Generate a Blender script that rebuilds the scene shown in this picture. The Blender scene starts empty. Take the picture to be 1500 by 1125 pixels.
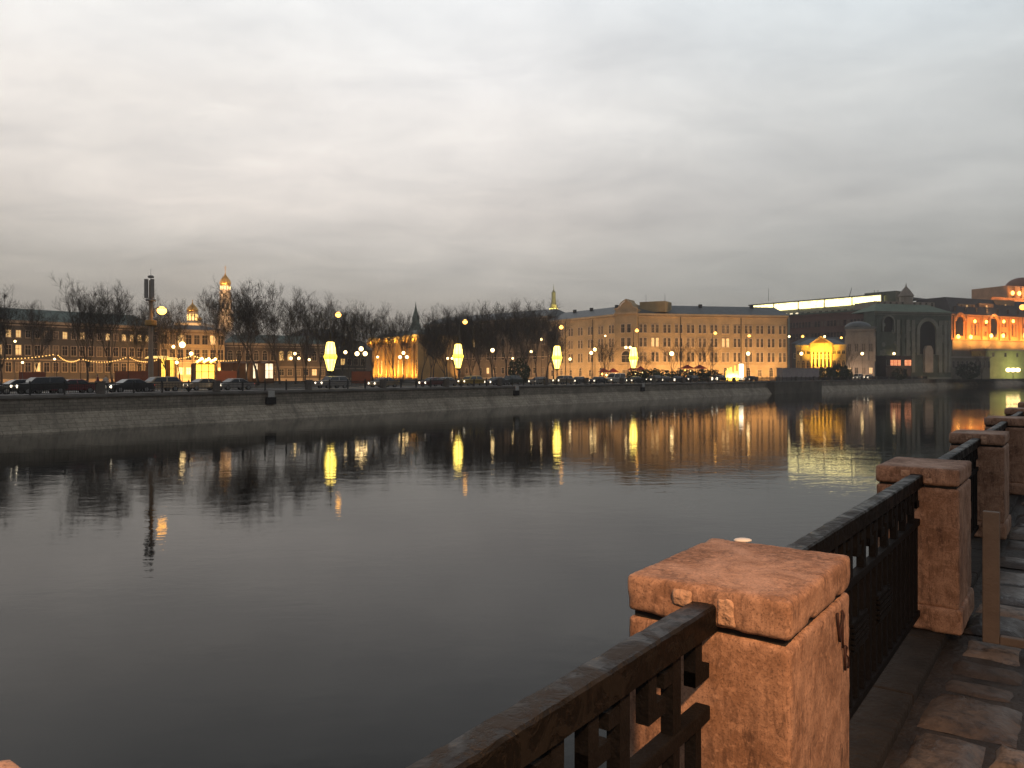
import bpy, bmesh, math, random
from mathutils import Vector, Matrix, noise as mn
random.seed(11)
PI = math.pi
S = bpy.context.scene
COL = S.collection
F, CX, HY, EYE = 1150.0, 750.0, 548.0, 5.0      # the photograph's focal length, centre column, horizon row (px) and eye height (m)
STREET = 3.08                                    # far street level above the water
NEAR = 3.35                                      # near pavement level

# ------------------------------------------------------------------ scene objects
def tag(o, label=None, cat=None, group=None, kind=None):
    if label: o['label'] = label
    if cat: o['category'] = cat
    if group: o['group'] = group
    if kind: o['kind'] = kind
    return o
def thing(name, label, cat, loc=(0, 0, 0), rz=0.0, group=None):
    o = bpy.data.objects.new(name, None); COL.objects.link(o)
    o.empty_display_size = 0.2
    o.location = loc; o.rotation_euler = (0, 0, rz)
    return tag(o, label, cat, group)
def kids(o):
    return list(o.children)
def copy_tree(o, parent=None):
    c = o.copy(); COL.objects.link(c)
    if parent is not None: c.parent = parent
    for ch in kids(o): copy_tree(ch, c)
    return c
def place(o, loc, rz=0.0, scale=None):
    o.location = loc; o.rotation_euler = (0, 0, rz)
    if scale: o.scale = scale if hasattr(scale, '__len__') else (scale,) * 3
    return o
def smooth(me, on=True):
    me.polygons.foreach_set('use_smooth', [on] * len(me.polygons))

class MB:
    """collects shapes that become ONE mesh"""
    def __init__(s): s.v = []; s.f = []
    def add(s, vs, fs):
        b = len(s.v); s.v += [tuple(v) for v in vs]; s.f += [tuple(b + i for i in f) for f in fs]; return s
    def box(s, x0, x1, y0, y1, z0, z1):
        return s.add([(x0,y0,z0),(x1,y0,z0),(x1,y1,z0),(x0,y1,z0),(x0,y0,z1),(x1,y0,z1),(x1,y1,z1),(x0,y1,z1)],
                     [(0,3,2,1),(4,5,6,7),(0,1,5,4),(1,2,6,5),(2,3,7,6),(3,0,4,7)])
    def cbox(s, c, d, rz=0.0):
        co, si = math.cos(rz), math.sin(rz); vs = []
        for z in (-.5, .5):
            for x, y in ((-.5,-.5),(.5,-.5),(.5,.5),(-.5,.5)):
                X, Y = x*d[0], y*d[1]
                vs.append((c[0]+X*co-Y*si, c[1]+X*si+Y*co, c[2]+z*d[2]))
        return s.add(vs, [(0,3,2,1),(4,5,6,7),(0,1,5,4),(1,2,6,5),(2,3,7,6),(3,0,4,7)])
    def quad(s, a, b, c, d): return s.add([a,b,c,d], [(0,1,2,3)])
    def tube(s, p, q, r0, r1, n=6, caps=True):
        p, q = Vector(p), Vector(q); d = q - p
        if d.length < 1e-6: return s
        d.normalize(); a = d.orthogonal().normalized(); b = d.cross(a)
        vs = [p + (a*math.cos(2*PI*i/n) + b*math.sin(2*PI*i/n))*r0 for i in range(n)]
        vs += [q + (a*math.cos(2*PI*i/n) + b*math.sin(2*PI*i/n))*r1 for i in range(n)]
        fs = [(i, (i+1) % n, n+(i+1) % n, n+i) for i in range(n)]
        if caps: fs += [tuple(range(n-1, -1, -1)), tuple(range(n, 2*n))]
        return s.add(vs, fs)
    def path(s, pts, rs, n=6):
        pts = [Vector(p) for p in pts]
        if not hasattr(rs, '__len__'): rs = [rs]*len(pts)
        vs = []; a = None
        for i, p in enumerate(pts):
            d = (pts[min(i+1, len(pts)-1)] - pts[max(i-1, 0)]).normalized()
            if a is None: a = d.orthogonal().normalized()
            a = (a - d*a.dot(d)).normalized(); b = d.cross(a)
            vs += [p + (a*math.cos(2*PI*k/n) + b*math.sin(2*PI*k/n))*rs[i] for k in range(n)]
        fs = []
        for i in range(len(pts)-1):
            for k in range(n): fs.append((i*n+k, i*n+(k+1) % n, (i+1)*n+(k+1) % n, (i+1)*n+k))
        fs += [tuple(range(n-1, -1, -1)), tuple((len(pts)-1)*n+k for k in range(n))]
        return s.add(vs, fs)
    def lathe(s, prof, n=16, c=(0, 0, 0), rot=0.0):
        vs = []; m = len(prof)
        for r, z in prof:
            vs += [(c[0]+r*math.cos(rot+2*PI*k/n), c[1]+r*math.sin(rot+2*PI*k/n), c[2]+z) for k in range(n)]
        fs = []
        for i in range(m-1):
            for k in range(n): fs.append((i*n+k, i*n+(k+1) % n, (i+1)*n+(k+1) % n, (i+1)*n+k))
        fs += [tuple(range(n-1, -1, -1)), tuple((m-1)*n+k for k in range(n))]
        return s.add(vs, fs)
    def prism(s, poly, y0, y1):
        """poly: (x, z) outline, extruded along y"""
        n = len(poly)
        vs = [(x, y0, z) for x, z in poly] + [(x, y1, z) for x, z in poly]
        fs = [(i, (i+1) % n, n+(i+1) % n, n+i) for i in range(n)] + [tuple(range(n-1, -1, -1)), tuple(range(n, 2*n))]
        return s.add(vs, fs)
    def dome(s, c, r, h, n=16, m=6, a0=0.0):
        prof = []
        for i in range(m+1):
            t = a0 + (PI/2-a0)*i/m
            prof.append((max(r*math.cos(t), 0.01), h*math.sin(t)))
        return s.lathe(prof, n, c)
    def ball(s, c, r, n=10, m=7, sz=1.0):
        prof = [(max(r*math.sin(PI*i/m), r*0.02), -r*sz*math.cos(PI*i/m)) for i in range(m+1)]
        return s.lathe(prof, n, c)
    def mesh(s, name, mats=(), sm=False):
        me = bpy.data.meshes.new(name); me.from_pydata(s.v, [], s.f)
        bm = bmesh.new(); bm.from_mesh(me); bmesh.ops.recalc_face_normals(bm, faces=bm.faces); bm.to_mesh(me); bm.free()
        for m in (mats if isinstance(mats, (list, tuple)) else [mats]): me.materials.append(m)
        if sm: smooth(me)
        return me
    def build(s, name, mat, parent=None, sm=False, loc=None, rz=0.0):
        return link(name, s.mesh(name, mat, sm), parent, loc, rz)
def link(name, me, parent=None, loc=None, rz=0.0, mat=None):
    o = bpy.data.objects.new(name, me); COL.objects.link(o)
    if parent is not None: o.parent = parent
    if loc is not None: o.location = loc
    if rz: o.rotation_euler = (0, 0, rz)
    if mat is not None:
        o.material_slots[0].link = 'OBJECT'; o.material_slots[0].material = mat
    return o
def bevel(o, w, seg=2, ang=40):
    m = o.modifiers.new('edge', 'BEVEL'); m.width = w; m.segments = seg; m.limit_method = 'ANGLE'; m.angle_limit = math.radians(ang)
    return o

def rough_block(sx, sy, sz, r, cell, amp, seed, taper=0.0, chip=0.0):
    """a stone block as one fine mesh: rounded edges, hewn faces (z from 0 to sz, centred in x and y)"""
    nx, ny, nz = (max(2, int(round(d/cell))) for d in (sx, sy, sz))
    bm = bmesh.new(); idx = {}
    def vert(i, j, k):
        key = (i, j, k)
        if key not in idx:
            p = Vector((sx*(i/nx-.5), sy*(j/ny-.5), sz*(k/nz-.5)))
            inn = Vector((max(-sx/2+r, min(sx/2-r, p.x)), max(-sy/2+r, min(sy/2-r, p.y)), max(-sz/2+r, min(sz/2-r, p.z))))
            d = p - inn
            n = d.normalized() if d.length > 1e-9 else Vector((0, 0, 1))
            q = inn + n*r if d.length > 1e-9 else p
            sd = Vector((seed*7.1, seed*3.3, seed*1.7))
            a = mn.fractal(q*9 + sd, 0.8, 2.1, 4)*amp*.55 + mn.noise(q*45 + sd)*amp*.3
            corner = sum(1 for u, h in ((p.x, sx/2), (p.y, sy/2), (p.z, sz/2)) if abs(u) > h - r*1.1)
            if corner >= 2 and chip: a -= chip*max(0.0, mn.noise(q*11 + sd*2) - .05)
            q = q + n*a
            t = 1 + taper*(.5 - (q.z/sz+.5))
            idx[key] = bm.verts.new((q.x*t, q.y*t, q.z + sz/2))
        return idx[key]
    for i in range(nx):
        for j in range(ny):
            bm.faces.new((vert(i,j,0), vert(i,j+1,0), vert(i+1,j+1,0), vert(i+1,j,0)))
            bm.faces.new((vert(i,j,nz), vert(i+1,j,nz), vert(i+1,j+1,nz), vert(i,j+1,nz)))
    for i in range(nx):
        for k in range(nz):
            bm.faces.new((vert(i,0,k), vert(i+1,0,k), vert(i+1,0,k+1), vert(i,0,k+1)))
            bm.faces.new((vert(i,ny,k), vert(i,ny,k+1), vert(i+1,ny,k+1), vert(i+1,ny,k)))
    for j in range(ny):
        for k in range(nz):
            bm.faces.new((vert(0,j,k), vert(0,j,k+1), vert(0,j+1,k+1), vert(0,j+1,k)))
            bm.faces.new((vert(nx,j,k), vert(nx,j+1,k), vert(nx,j+1,k+1), vert(nx,j,k+1)))
    me = bpy.data.meshes.new('stone'); bm.to_mesh(me); bm.free(); smooth(me)
    return me

# ------------------------------------------------------------------ materials
class NT:
    def __init__(s, m):
        m.use_nodes = True; s.t = m.node_tree; s.n = s.t.nodes; s.l = s.t.links
        s.bsdf = s.n.get('Principled BSDF')
    def new(s, typ, **kw):
        n = s.n.new(typ)
        for k, v in kw.items(): setattr(n, k, v)
        return n
    def link(s, a, b): s.l.new(a, b)
    def coord(s, kind='Object', scale=(1, 1, 1), rot=(0, 0, 0)):
        tc = s.new('ShaderNodeTexCoord'); mp = s.new('ShaderNodeMapping')
        mp.inputs['Scale'].default_value = scale; mp.inputs['Rotation'].default_value = rot
        s.link(tc.outputs[kind], mp.inputs['Vector']); return mp.outputs['Vector']
    def noise(s, vec, scale, detail=4, rough=.55, dist=0.0):
        n = s.new('ShaderNodeTexNoise'); n.inputs['Scale'].default_value = scale
        n.inputs['Detail'].default_value = detail; n.inputs['Roughness'].default_value = rough; n.inputs['Distortion'].default_value = dist
        s.link(vec, n.inputs['Vector']); return n.outputs['Fac']
    def ramp(s, fac, stops):
        r = s.new('ShaderNodeValToRGB'); e = r.color_ramp.elements
        while len(e) < len(stops): e.new(.5)
        for el, (p, c) in zip(e, stops):
            el.position = p; el.color = (*c, 1) if len(c) == 3 else c
        s.link(fac, r.inputs['Fac']); return r.outputs['Color']
    def mix(s, fac, a, b, mode='MIX'):
        m = s.new('ShaderNodeMix', data_type='RGBA', blend_type=mode)
        for i, v in ((0, fac), (6, a), (7, b)):
            if hasattr(v, 'links'): s.link(v, m.inputs[i])
            else: m.inputs[i].default_value = v if i == 0 else ((*v, 1) if len(v) == 3 else v)
        return m.outputs[2]
    def math(s, op, a, b=None):
        m = s.new('ShaderNodeMath', operation=op)
        for i, v in ((0, a), (1, b)):
            if v is None: continue
            if hasattr(v, 'links'): s.link(v, m.inputs[i])
            else: m.inputs[i].default_value = v
        return m.outputs[0]
    def bump(s, h, strength=.5, dist=.02, prev=None):
        b = s.new('ShaderNodeBump'); b.inputs['Strength'].default_value = strength; b.inputs['Distance'].default_value = dist
        s.link(h, b.inputs['Height'])
        if prev is not None: s.link(prev, b.inputs['Normal'])
        return b.outputs['Normal']
    def out(s, col=None, rough=None, normal=None, spec=None, metal=None):
        for key, v in (('Base Color', col), ('Roughness', rough), ('Normal', normal), ('Specular IOR Level', spec), ('Metallic', metal)):
            if v is None: continue
            if hasattr(v, 'links'): s.link(v, s.bsdf.inputs[key])
            else: s.bsdf.inputs[key].default_value = (*v, 1) if hasattr(v, '__len__') else v
MATS = {}
def mat(name, col, rough=.7, var=.25, scale=3.0, metal=0.0, spec=.4, bump=0.0, bscale=20, stretch=(1, 1, 1)):
    if name in MATS: return MATS[name]
    m = bpy.data.materials.new(name); t = NT(m)
    v = t.coord('Object', stretch)
    n = t.noise(v, scale, 5, .6)
    lo = tuple(c*(1-var) for c in col); hi = tuple(min(1, c*(1+var)) for c in col)
    c = t.ramp(n, [(.3, lo), (.7, hi)])
    nb = t.bump(t.noise(v, bscale, 4), bump, .02) if bump else None
    t.out(c, rough, nb, spec, metal)
    MATS[name] = m; return m
def glow(name, col, strength, var=0.0, sampled=False):
    if name in MATS: return MATS[name]
    m = bpy.data.materials.new(name); t = NT(m)
    t.out((.8, .8, .8), .5)
    t.bsdf.inputs['Emission Strength'].default_value = strength
    if var:
        v = t.coord('Object'); n = t.noise(v, var, 3)
        c = t.ramp(n, [(.3, tuple(k*.45 for k in col)), (.7, col)])
        t.link(c, t.bsdf.inputs['Emission Color'])
    else: t.bsdf.inputs['Emission Color'].default_value = (*col, 1)
    if not sampled: m.cycles.emission_sampling = 'NONE'
    MATS[name] = m; return m

def granite(name, a, b, dark):
    m = bpy.data.materials.new(name); t = NT(m); v = t.coord('Object')
    sp = t.noise(v, 150, 3, .7); gr = t.noise(v, 46, 3, .6)
    big = t.noise(v, 5.5, 5, .65, .6)
    st = t.noise(t.coord('Object', (11, 11, 2.4), (0.30, .42, 0)), 2.2, 6, .75, 1.6)
    base = t.mix(t.ramp(big, [(.40, (0, 0, 0)), (.60, (1, 1, 1))]), a, b)
    pat = t.noise(v, 11, 5, .7, 1.2)
    base = t.mix(t.ramp(pat, [(.50, (0, 0, 0)), (.70, (.6, .6, .6))]), base, tuple(min(1, c*1.4) for c in a))
    stm = t.math('MULTIPLY', t.ramp(st, [(.47, (0, 0, 0)), (.62, (.9, .9, .9))]), t.ramp(t.noise(v, 6.5, 4, .6, .8), [(.40, (.12,)*3), (.62, (1, 1, 1))]))
    base = t.mix(stm, base, dark)
    base = t.mix(t.ramp(sp, [(.52, (0, 0, 0)), (.66, (.7, .7, .7))]), base, dark)
    base = t.mix(t.ramp(gr, [(.56, (0, 0, 0)), (.70, (.4, .4, .4))]), base, tuple(min(1, c*1.5) for c in a))
    nb = t.bump(gr, .55, .004); nb = t.bump(pat, .4, .005, nb); nb = t.bump(st, .5, .004, nb); nb = t.bump(sp, .4, .0015, nb)
    t.out(base, t.ramp(big, [(.3, (.55,)*3), (.7, (.85,)*3)]), nb, .35)
    return m
GRANITE = granite('pink_granite', (.44, .265, .18), (.27, .15, .095), (.10, .056, .04))
MORTAR = mat('pale_mortar', (.50, .315, .215), .9, .3, 30, bump=.6, bscale=60)

def iron_wet():
    m = bpy.data.materials.new('wet_black_iron'); t = NT(m); v = t.coord('Object', (1, 1, 1))
    pa = t.noise(v, 9, 5, .7, .8); fi = t.noise(v, 60, 4, .6)
    patch = t.ramp(pa, [(.50, (0, 0, 0)), (.56, (1, 1, 1))])
    col = t.mix(patch, (.006, .0058, .006), (.011, .0102, .0098))
    col = t.mix(t.ramp(fi, [(.55, (0, 0, 0)), (.7, (.7, .7, .7))]), col, (.016, .013, .012))
    nb = t.bump(patch, .6, .003); nb = t.bump(fi, .4, .003, nb)
    ge = t.new('ShaderNodeNewGeometry'); sz = t.new('ShaderNodeSeparateXYZ'); t.link(ge.outputs['Normal'], sz.inputs[0])
    wet = t.ramp(sz.outputs[2], [(.5, (.05,)*3), (.9, (.34,)*3)])                 # rain lies on the flat top, the flanks are dry and dull
    t.out(col, t.ramp(pa, [(.4, (.36,)*3), (.6, (.66,)*3)]), nb, wet)
    return m
IRON_WET = iron_wet()
IRON = mat('black_iron', (.0075, .0072, .0078), .7, .4, 14, spec=.10, bump=.3, bscale=70)
FIRON = mat('far_black_iron', (.02, .02, .02), .55, .3, 2)

# ------------------------------------------------------------------ picture <-> place
def W(px, d, z=STREET): return Vector(((px-CX)/F*d, d, z))
def zat(py, d): return EYE + (HY-py)/F*d
BANK_PX = [(0, 637), (430, 613), (630, 602), (830, 591.5), (1000, 583), (1180, 575), (1320, 569.5), (1400, 566), (1500, 562)]
bp = []
for x, y in BANK_PX:
    d = F*EYE/(y-HY); bp.append(Vector(((x-CX)/F*d, d)))
d0 = Vector((.588, .809))
bp = [bp[0]-d0*170, bp[0]-d0*90, bp[0]-d0*40] + bp + [bp[-1]+(bp[-1]-bp[-2]).normalized()*k for k in (150, 400, 900)]
# fillet the corners of the bank line
for _ in range(3):
    q = [bp[0]]
    for a, b in zip(bp, bp[1:]): q += [a*.75+b*.25, a*.25+b*.75]
    bp = q + [bp[-1]]
BS = [0.0]
for a, b in zip(bp, bp[1:]): BS.append(BS[-1] + (b-a).length)
def bank(s, off=0.0):
    """point of the far waterline at arc length s, moved off metres inland; and the direction of the bank there"""
    s = max(0, min(BS[-1]-.01, s)); i = 0
    lo, hi = 0, len(BS)-1
    while hi-lo > 1:
        m = (lo+hi)//2
        if BS[m] <= s: lo = m
        else: hi = m
    i = lo; t = (s-BS[i])/(BS[i+1]-BS[i]); p = bp[i].lerp(bp[i+1], t)
    d1 = (bp[min(i+2, len(bp)-1)]-bp[i]).normalized(); d2 = (bp[i+1]-bp[max(i-1, 0)]).normalized()
    d = (d2.lerp(d1, t)).normalized()
    n = Vector((-d.y, d.x)); p = p + n*off
    return p, d
def bank_px(px, off):
    """arc length where the line off metres inland stands in image column px"""
    lo, hi = 60.0, BS[-1]-1
    for _ in range(50):
        m = (lo+hi)/2; p, d = bank(m, off)
        x = CX + F*p.x/p.y if p.y > 1 else -1e9
        if x < px: lo = m
        else: hi = m
    return (lo+hi)/2
def on_bank(px, off, z=STREET):
    s = bank_px(px, off); p, d = bank(s, off)
    return Vector((p.x, p.y, z)), math.atan2(d.y, d.x)

# names of landmarks for labels, by image column
MARKS = [(221, 'the antenna mast'), (330, 'the gold-domed bell tower'), (484, 'the first glowing lantern'), (609, 'the green spire'), (671, 'the second glowing lantern'),
         (816, 'the third glowing lantern'), (928, 'the fourth glowing lantern'), (1083, 'the yellow light pavilion'), (1203, 'the lit portico'), (1357, 'the great dark arch')]
ORD = ['first', 'second', 'third', 'fourth', 'fifth', 'sixth', 'seventh', 'eighth', 'ninth', 'tenth', 'eleventh', 'twelfth']
def label_by_place(items, desc):
    """items: (px, object); desc(o) -> adjective phrase + noun. Gives each one its own label from the landmark it follows"""
    cnt = {}
    for px, o in sorted(items, key=lambda a: a[0]):
        m = None
        for x, nm in MARKS:
            if x <= px: m = nm
        key = m or 'start'; cnt[key] = cnt.get(key, 0) + 1; k = cnt[key]-1
        o['label'] = f"{desc(o)}, {ORD[k]} one right of {m}" if m else f"{desc(o)}, {ORD[k]} one left of the antenna mast"
# ------------------------------------------------------------------ sky, light, camera
def make_world():
    w = bpy.data.worlds.new('World'); S.world = w; w.use_nodes = True
    t = NT.__new__(NT); t.t = w.node_tree; t.n = t.t.nodes; t.l = t.t.links
    bg = t.n['Background']
    sky = t.new('ShaderNodeTexSky', sky_type='NISHITA'); sky.sun_disc = False
    sky.sun_elevation = math.radians(3); sky.sun_rotation = math.radians(170)
    tc = t.new('ShaderNodeTexCoord'); d = tc.outputs['Generated']
    sep = t.new('ShaderNodeSeparateXYZ'); t.link(d, sep.inputs[0])
    up = t.math('MAXIMUM', sep.outputs[2], 0.0)
    zz = t.math('ADD', up, .15)
    com = t.new('ShaderNodeCombineXYZ')
    t.link(t.math('DIVIDE', sep.outputs[0], zz), com.inputs[0]); t.link(t.math('DIVIDE', sep.outputs[1], zz), com.inputs[1])
    mp = t.new('ShaderNodeMapping'); mp.inputs['Rotation'].default_value = (0, 0, .25); mp.inputs['Scale'].default_value = (.8, 1.1, 1)
    mp.inputs['Location'].default_value = (3.2, 1.4, 0)
    t.link(com.outputs[0], mp.inputs['Vector'])
    n1 = t.noise(mp.outputs[0], .8, 4, .45, .3); n2 = t.noise(mp.outputs[0], 2.6, 5, .6, .4)
    base = t.ramp(up, [(0, (.36, .32, .28)), (.07, (.335, .31, .285)), (.13, (.43, .405, .38)), (.20, (.60, .56, .53)), (.32, (.68, .655, .635)), (.43, (.72, .735, .745)), (.58, (.30, .31, .33)), (1, (.14, .145, .16))])
    cl = t.ramp(n1, [(.30, (.86, .85, .845)), (.46, (.95, .945, .94)), (.58, (1.0, 1.0, 1.0)), (.72, (1.07, 1.06, 1.055))])
    col = t.mix(1.0, base, cl, 'MULTIPLY')
    c2 = t.ramp(n2, [(.3, (.87, .87, .88)), (.7, (1.09, 1.08, 1.07))])
    col = t.mix(1.0, col, c2, 'MULTIPLY')
    # the left of the sky is a little warmer and lighter, the right cooler; behind the viewer it is nearly night
    side = t.math('MULTIPLY_ADD', sep.outputs[0], .5); 
    side.node.inputs[2].default_value = .5
    col = t.mix(1.0, col, t.ramp(side, [(.2, (1.03, 1.01, .98)), (.5, (1.0, 1.0, 1.0)), (.64, (.84, .885, .91)), (.8, (.67, .735, .77)), (1, (.55, .58, .6))]), 'MULTIPLY')
    back = t.math('MULTIPLY_ADD', sep.outputs[1], .5); back.node.inputs[2].default_value = .5
    col = t.mix(1.0, col, t.ramp(back, [(.3, (.40, .41, .44)), (.8, (1, 1, 1))]), 'MULTIPLY')
    add = t.mix(.01, col, sky.outputs[0], 'ADD')
    t.link(add, bg.inputs['Color']); bg.inputs['Strength'].default_value = 1.42
make_world()

def camera():
    c = bpy.data.cameras.new('camera'); o = bpy.data.objects.new('camera', c); COL.objects.link(o)
    c.sensor_width = 36; c.lens = F/1500*36; c.shift_y = -(562.5-HY)/1500
    c.clip_start = .05; c.clip_end = 9000
    o.location = (0, 0, EYE); o.rotation_euler = (PI/2, 0, 0)
    S.camera = o
camera()
sun = bpy.data.lights.new('sun', 'SUN'); sun.energy = .12; sun.angle = math.radians(25); sun.color = (1, .95, .88)
so = bpy.data.objects.new('sun', sun); COL.objects.link(so); so.rotation_euler = (math.radians(45), 0, math.radians(30)); so.location = (0, 0, 60)
vs = S.view_settings; vs.view_transform = 'Standard'; vs.look = 'None'; vs.exposure = 0; vs.gamma = 1
S.cycles.use_denoising = True
S.cycles.max_bounces = 5; S.cycles.diffuse_bounces = 2; S.cycles.glossy_bounces = 3
S.cycles.sample_clamp_indirect = 6
def lamp(loc, energy, col, r=.15, typ='POINT', target=None, size=None, spot=None, spread=None):
    l = bpy.data.lights.new('light', typ); l.energy = energy; l.color = col
    if typ in ('POINT', 'SPOT'): l.shadow_soft_size = r
    if typ == 'AREA':
        l.shape = 'RECTANGLE'; l.size, l.size_y = size
        if spread: l.spread = math.radians(spread)
    if spot: l.spot_size = math.radians(spot); l.spot_blend = .6
    o = bpy.data.objects.new('light', l); COL.objects.link(o); o.location = loc
    if target is not None:
        d = Vector(target)-Vector(loc); o.rotation_euler = d.to_track_quat('-Z', 'Y').to_euler()
    o.visible_camera = True
    return o

# ------------------------------------------------------------------ water
def water():
    m = bpy.data.materials.new('river_water'); t = NT(m)
    v = t.coord('Object', (.55, 1, 1), (0, 0, -.25)); big = t.noise(t.coord('Object', (.35, 1, 1), (0, 0, .2)), .035, 3, .55)
    w1 = t.noise(v, .55, 3, .5, .3); w2 = t.noise(v, 1.9, 3, .55, .4); w3 = t.noise(v, 6.0, 2, .5)
    windy = t.ramp(big, [(.38, (.35,)*3), (.62, (1, 1, 1))])
    h = t.math('ADD', t.math('MULTIPLY', w1, .6), t.math('ADD', t.math('MULTIPLY', w2, .30), t.math('MULTIPLY', w3, .10)))
    h = t.math('MULTIPLY', h, windy)
    nb = t.bump(h, 1.0, WAVE)
    t.out((.004, .0042, .0037), .03, nb, .5)
    t.bsdf.inputs['IOR'].default_value = 1.18
    o = MB().quad((-2500, -2500, 0), (2500, -2500, 0), (2500, 2500, 0), (-2500, 2500, 0)).build('water', m)
    tag(o, 'dark calm river water with lights mirrored in it', 'water', kind='structure')
WAVE = .026
water()

# ------------------------------------------------------------------ far bank: ground, road, quay
def strip(name, prof, material, s0=20, s1=None, step=6.0, parent=None, fn=None):
    fn = fn or bank; s1 = s1 or BS[-1]-5
    n = max(2, int((s1-s0)/step)); vs = []; uv = []; fs = []
    L = [0.0]
    for a, b in zip(prof, prof[1:]): L.append(L[-1]+math.hypot(b[0]-a[0], b[1]-a[1]))
    for i in range(n+1):
        s = s0+(s1-s0)*i/n
        for (off, z), l in zip(prof, L):
            p, d = fn(s, off); vs.append((p.x, p.y, z)); uv.append((s, l))
    k = len(prof)
    for i in range(n):
        for j in range(k-1):
            fs.append((i*k+j, (i+1)*k+j, (i+1)*k+j+1, i*k+j+1))
    me = bpy.data.meshes.new(name); me.from_pydata(vs, [], fs); me.materials.append(material)
    ul = me.uv_layers.new(name='UVMap')
    for lp in me.loops: ul.data[lp.index].uv = uv[lp.vertex_index]
    bm = bmesh.new(); bm.from_mesh(me); bmesh.ops.recalc_face_normals(bm, faces=bm.faces)
    bm.to_mesh(me); bm.free()
    return link(name, me, parent)
def masonry(name, a, b, joint, w=1.1, h=.38, bump=.5):
    m = bpy.data.materials.new(name); t = NT(m); v = t.coord('UV')
    br = t.new('ShaderNodeTexBrick'); t.link(v, br.inputs['Vector'])
    br.inputs['Scale'].default_value = 1; br.inputs['Brick Width'].default_value = w; br.inputs['Row Height'].default_value = h
    br.inputs['Mortar Size'].default_value = .022; br.inputs['Color1'].default_value = (*a, 1); br.inputs['Color2'].default_value = (*b, 1); br.inputs['Mortar'].default_value = (*joint, 1)
    o = t.coord('Object'); n = t.noise(o, .35, 6, .65); n2 = t.noise(o, 3.5, 4, .6)
    col = t.mix(1, br.outputs['Color'], t.ramp(n, [(.3, (.62, .6, .56)), (.7, (1.25, 1.22, 1.15))]), 'MULTIPLY')
    col = t.mix(1, col, t.ramp(n2, [(.3, (.75,)*3), (.7, (1.2,)*3)]), 'MULTIPLY')
    # tall damp streaks down the stone
    st = t.noise(t.coord('UV', (1.3, .12, 1)), 1.0, 4, .7)
    col = t.mix(t.ramp(st, [(.52, (0, 0, 0)), (.70, (.7, .7, .7))]), col, joint)
    nb = t.bump(br.outputs['Fac'], -bump, .03); nb = t.bump(n2, .5, .04, nb)
    t.out(col, .85, nb, .3); return m
SLOPE = masonry('skylit_slope_stone', (.45, .405, .34), (.37, .335, .28), (.20, .18, .15), 1.5, .5)  # sky light on the sloping foot put into the colour, paler than the wall
WALLM = masonry('quay_stone', (.29, .265, .23), (.22, .205, .175), (.13, .12, .105), .8, .30)
CORN = mat('cornice_stone', (.16, .15, .135), .8, .3, .6, bump=.3, bscale=4)
ASPH = mat('wet_asphalt', (.05, .047, .044), .42, .3, .5, bump=.2, bscale=30)
PAVE = mat('far_pavement', (.12, .11, .10), .7, .25, .7)
EARTH = mat('winter_ground', (.055, .048, .034), .9, .4, .2)

S0, S1 = 20, BS[-1]-5
g = strip('ground', [(1.5, STREET-.02), (40, STREET-.02), (200, STREET-.02), (2600, STREET-.02)], EARTH, step=14); tag(g, 'dark winter ground of the far bank', 'ground', kind='structure')
r = strip('road', [(5, STREET-.016), (19, STREET-.016)], ASPH); tag(r, 'wet asphalt road along the far quay', 'road', kind='structure')
p_ = strip('pavement', [(1.5, STREET-.015), (1.5, STREET+.11), (5, STREET+.11), (5, STREET-.015)], PAVE); tag(p_, 'pavement behind the far quay railing', 'pavement', kind='structure')
q = thing('embankment_wall', 'stone quay wall across the river with a sloping foot', 'quay wall')
strip('sloped_base', [(-.6, -1.0), (.0, 0.0), (.45, .55), (1.25, 1.6), (1.35, 1.6)], SLOPE, parent=q)
strip('wall', [(1.32, 1.55), (1.36, 2.86)], WALLM, parent=q)
strip('cornice', [(1.36, 2.84), (1.12, 2.9), (1.10, 3.06), (1.25, 3.10), (1.25, 3.19), (1.75, 3.19), (1.75, 3.0)], CORN, parent=q)

# projecting pier of the far quay
pa, da = on_bank(1130, .2); pb, db = on_bank(1199, .2)
pier = thing('quay_pier', 'dark stone pier jutting from the far quay wall below the orange block', 'pier', (pa.x, pa.y, 0), math.atan2(pb.y-pa.y, pb.x-pa.x))
Lp = (pb-pa).length
MB().box(0, Lp, -.9, 1.6, -1, 3.0).build('body', WALLM, pier)
MB().box(-.15, Lp+.15, -1.05, 1.6, 3.0, 3.25).build('coping', CORN, pier)
pa, da = on_bank(1146, 2.6); pb, db = on_bank(1200, 2.6)
blk = thing('concrete_block', 'pale violet grey concrete block on the far quay beside the lit portico', 'block', (pa.x, pa.y, STREET+.11), math.atan2(pb.y-pa.y, pb.x-pa.x))
CONC = mat('pale_concrete', (.33, .29, .29), .8, .15, .6)
MB().box(0, (pb-pa).length, 0, 1.6, 0, 3.3).build('body', CONC, blk)
MB().box(-.1, (pb-pa).length+.1, -.1, 1.7, 3.3, 3.5).build('coping', CONC, blk)

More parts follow.
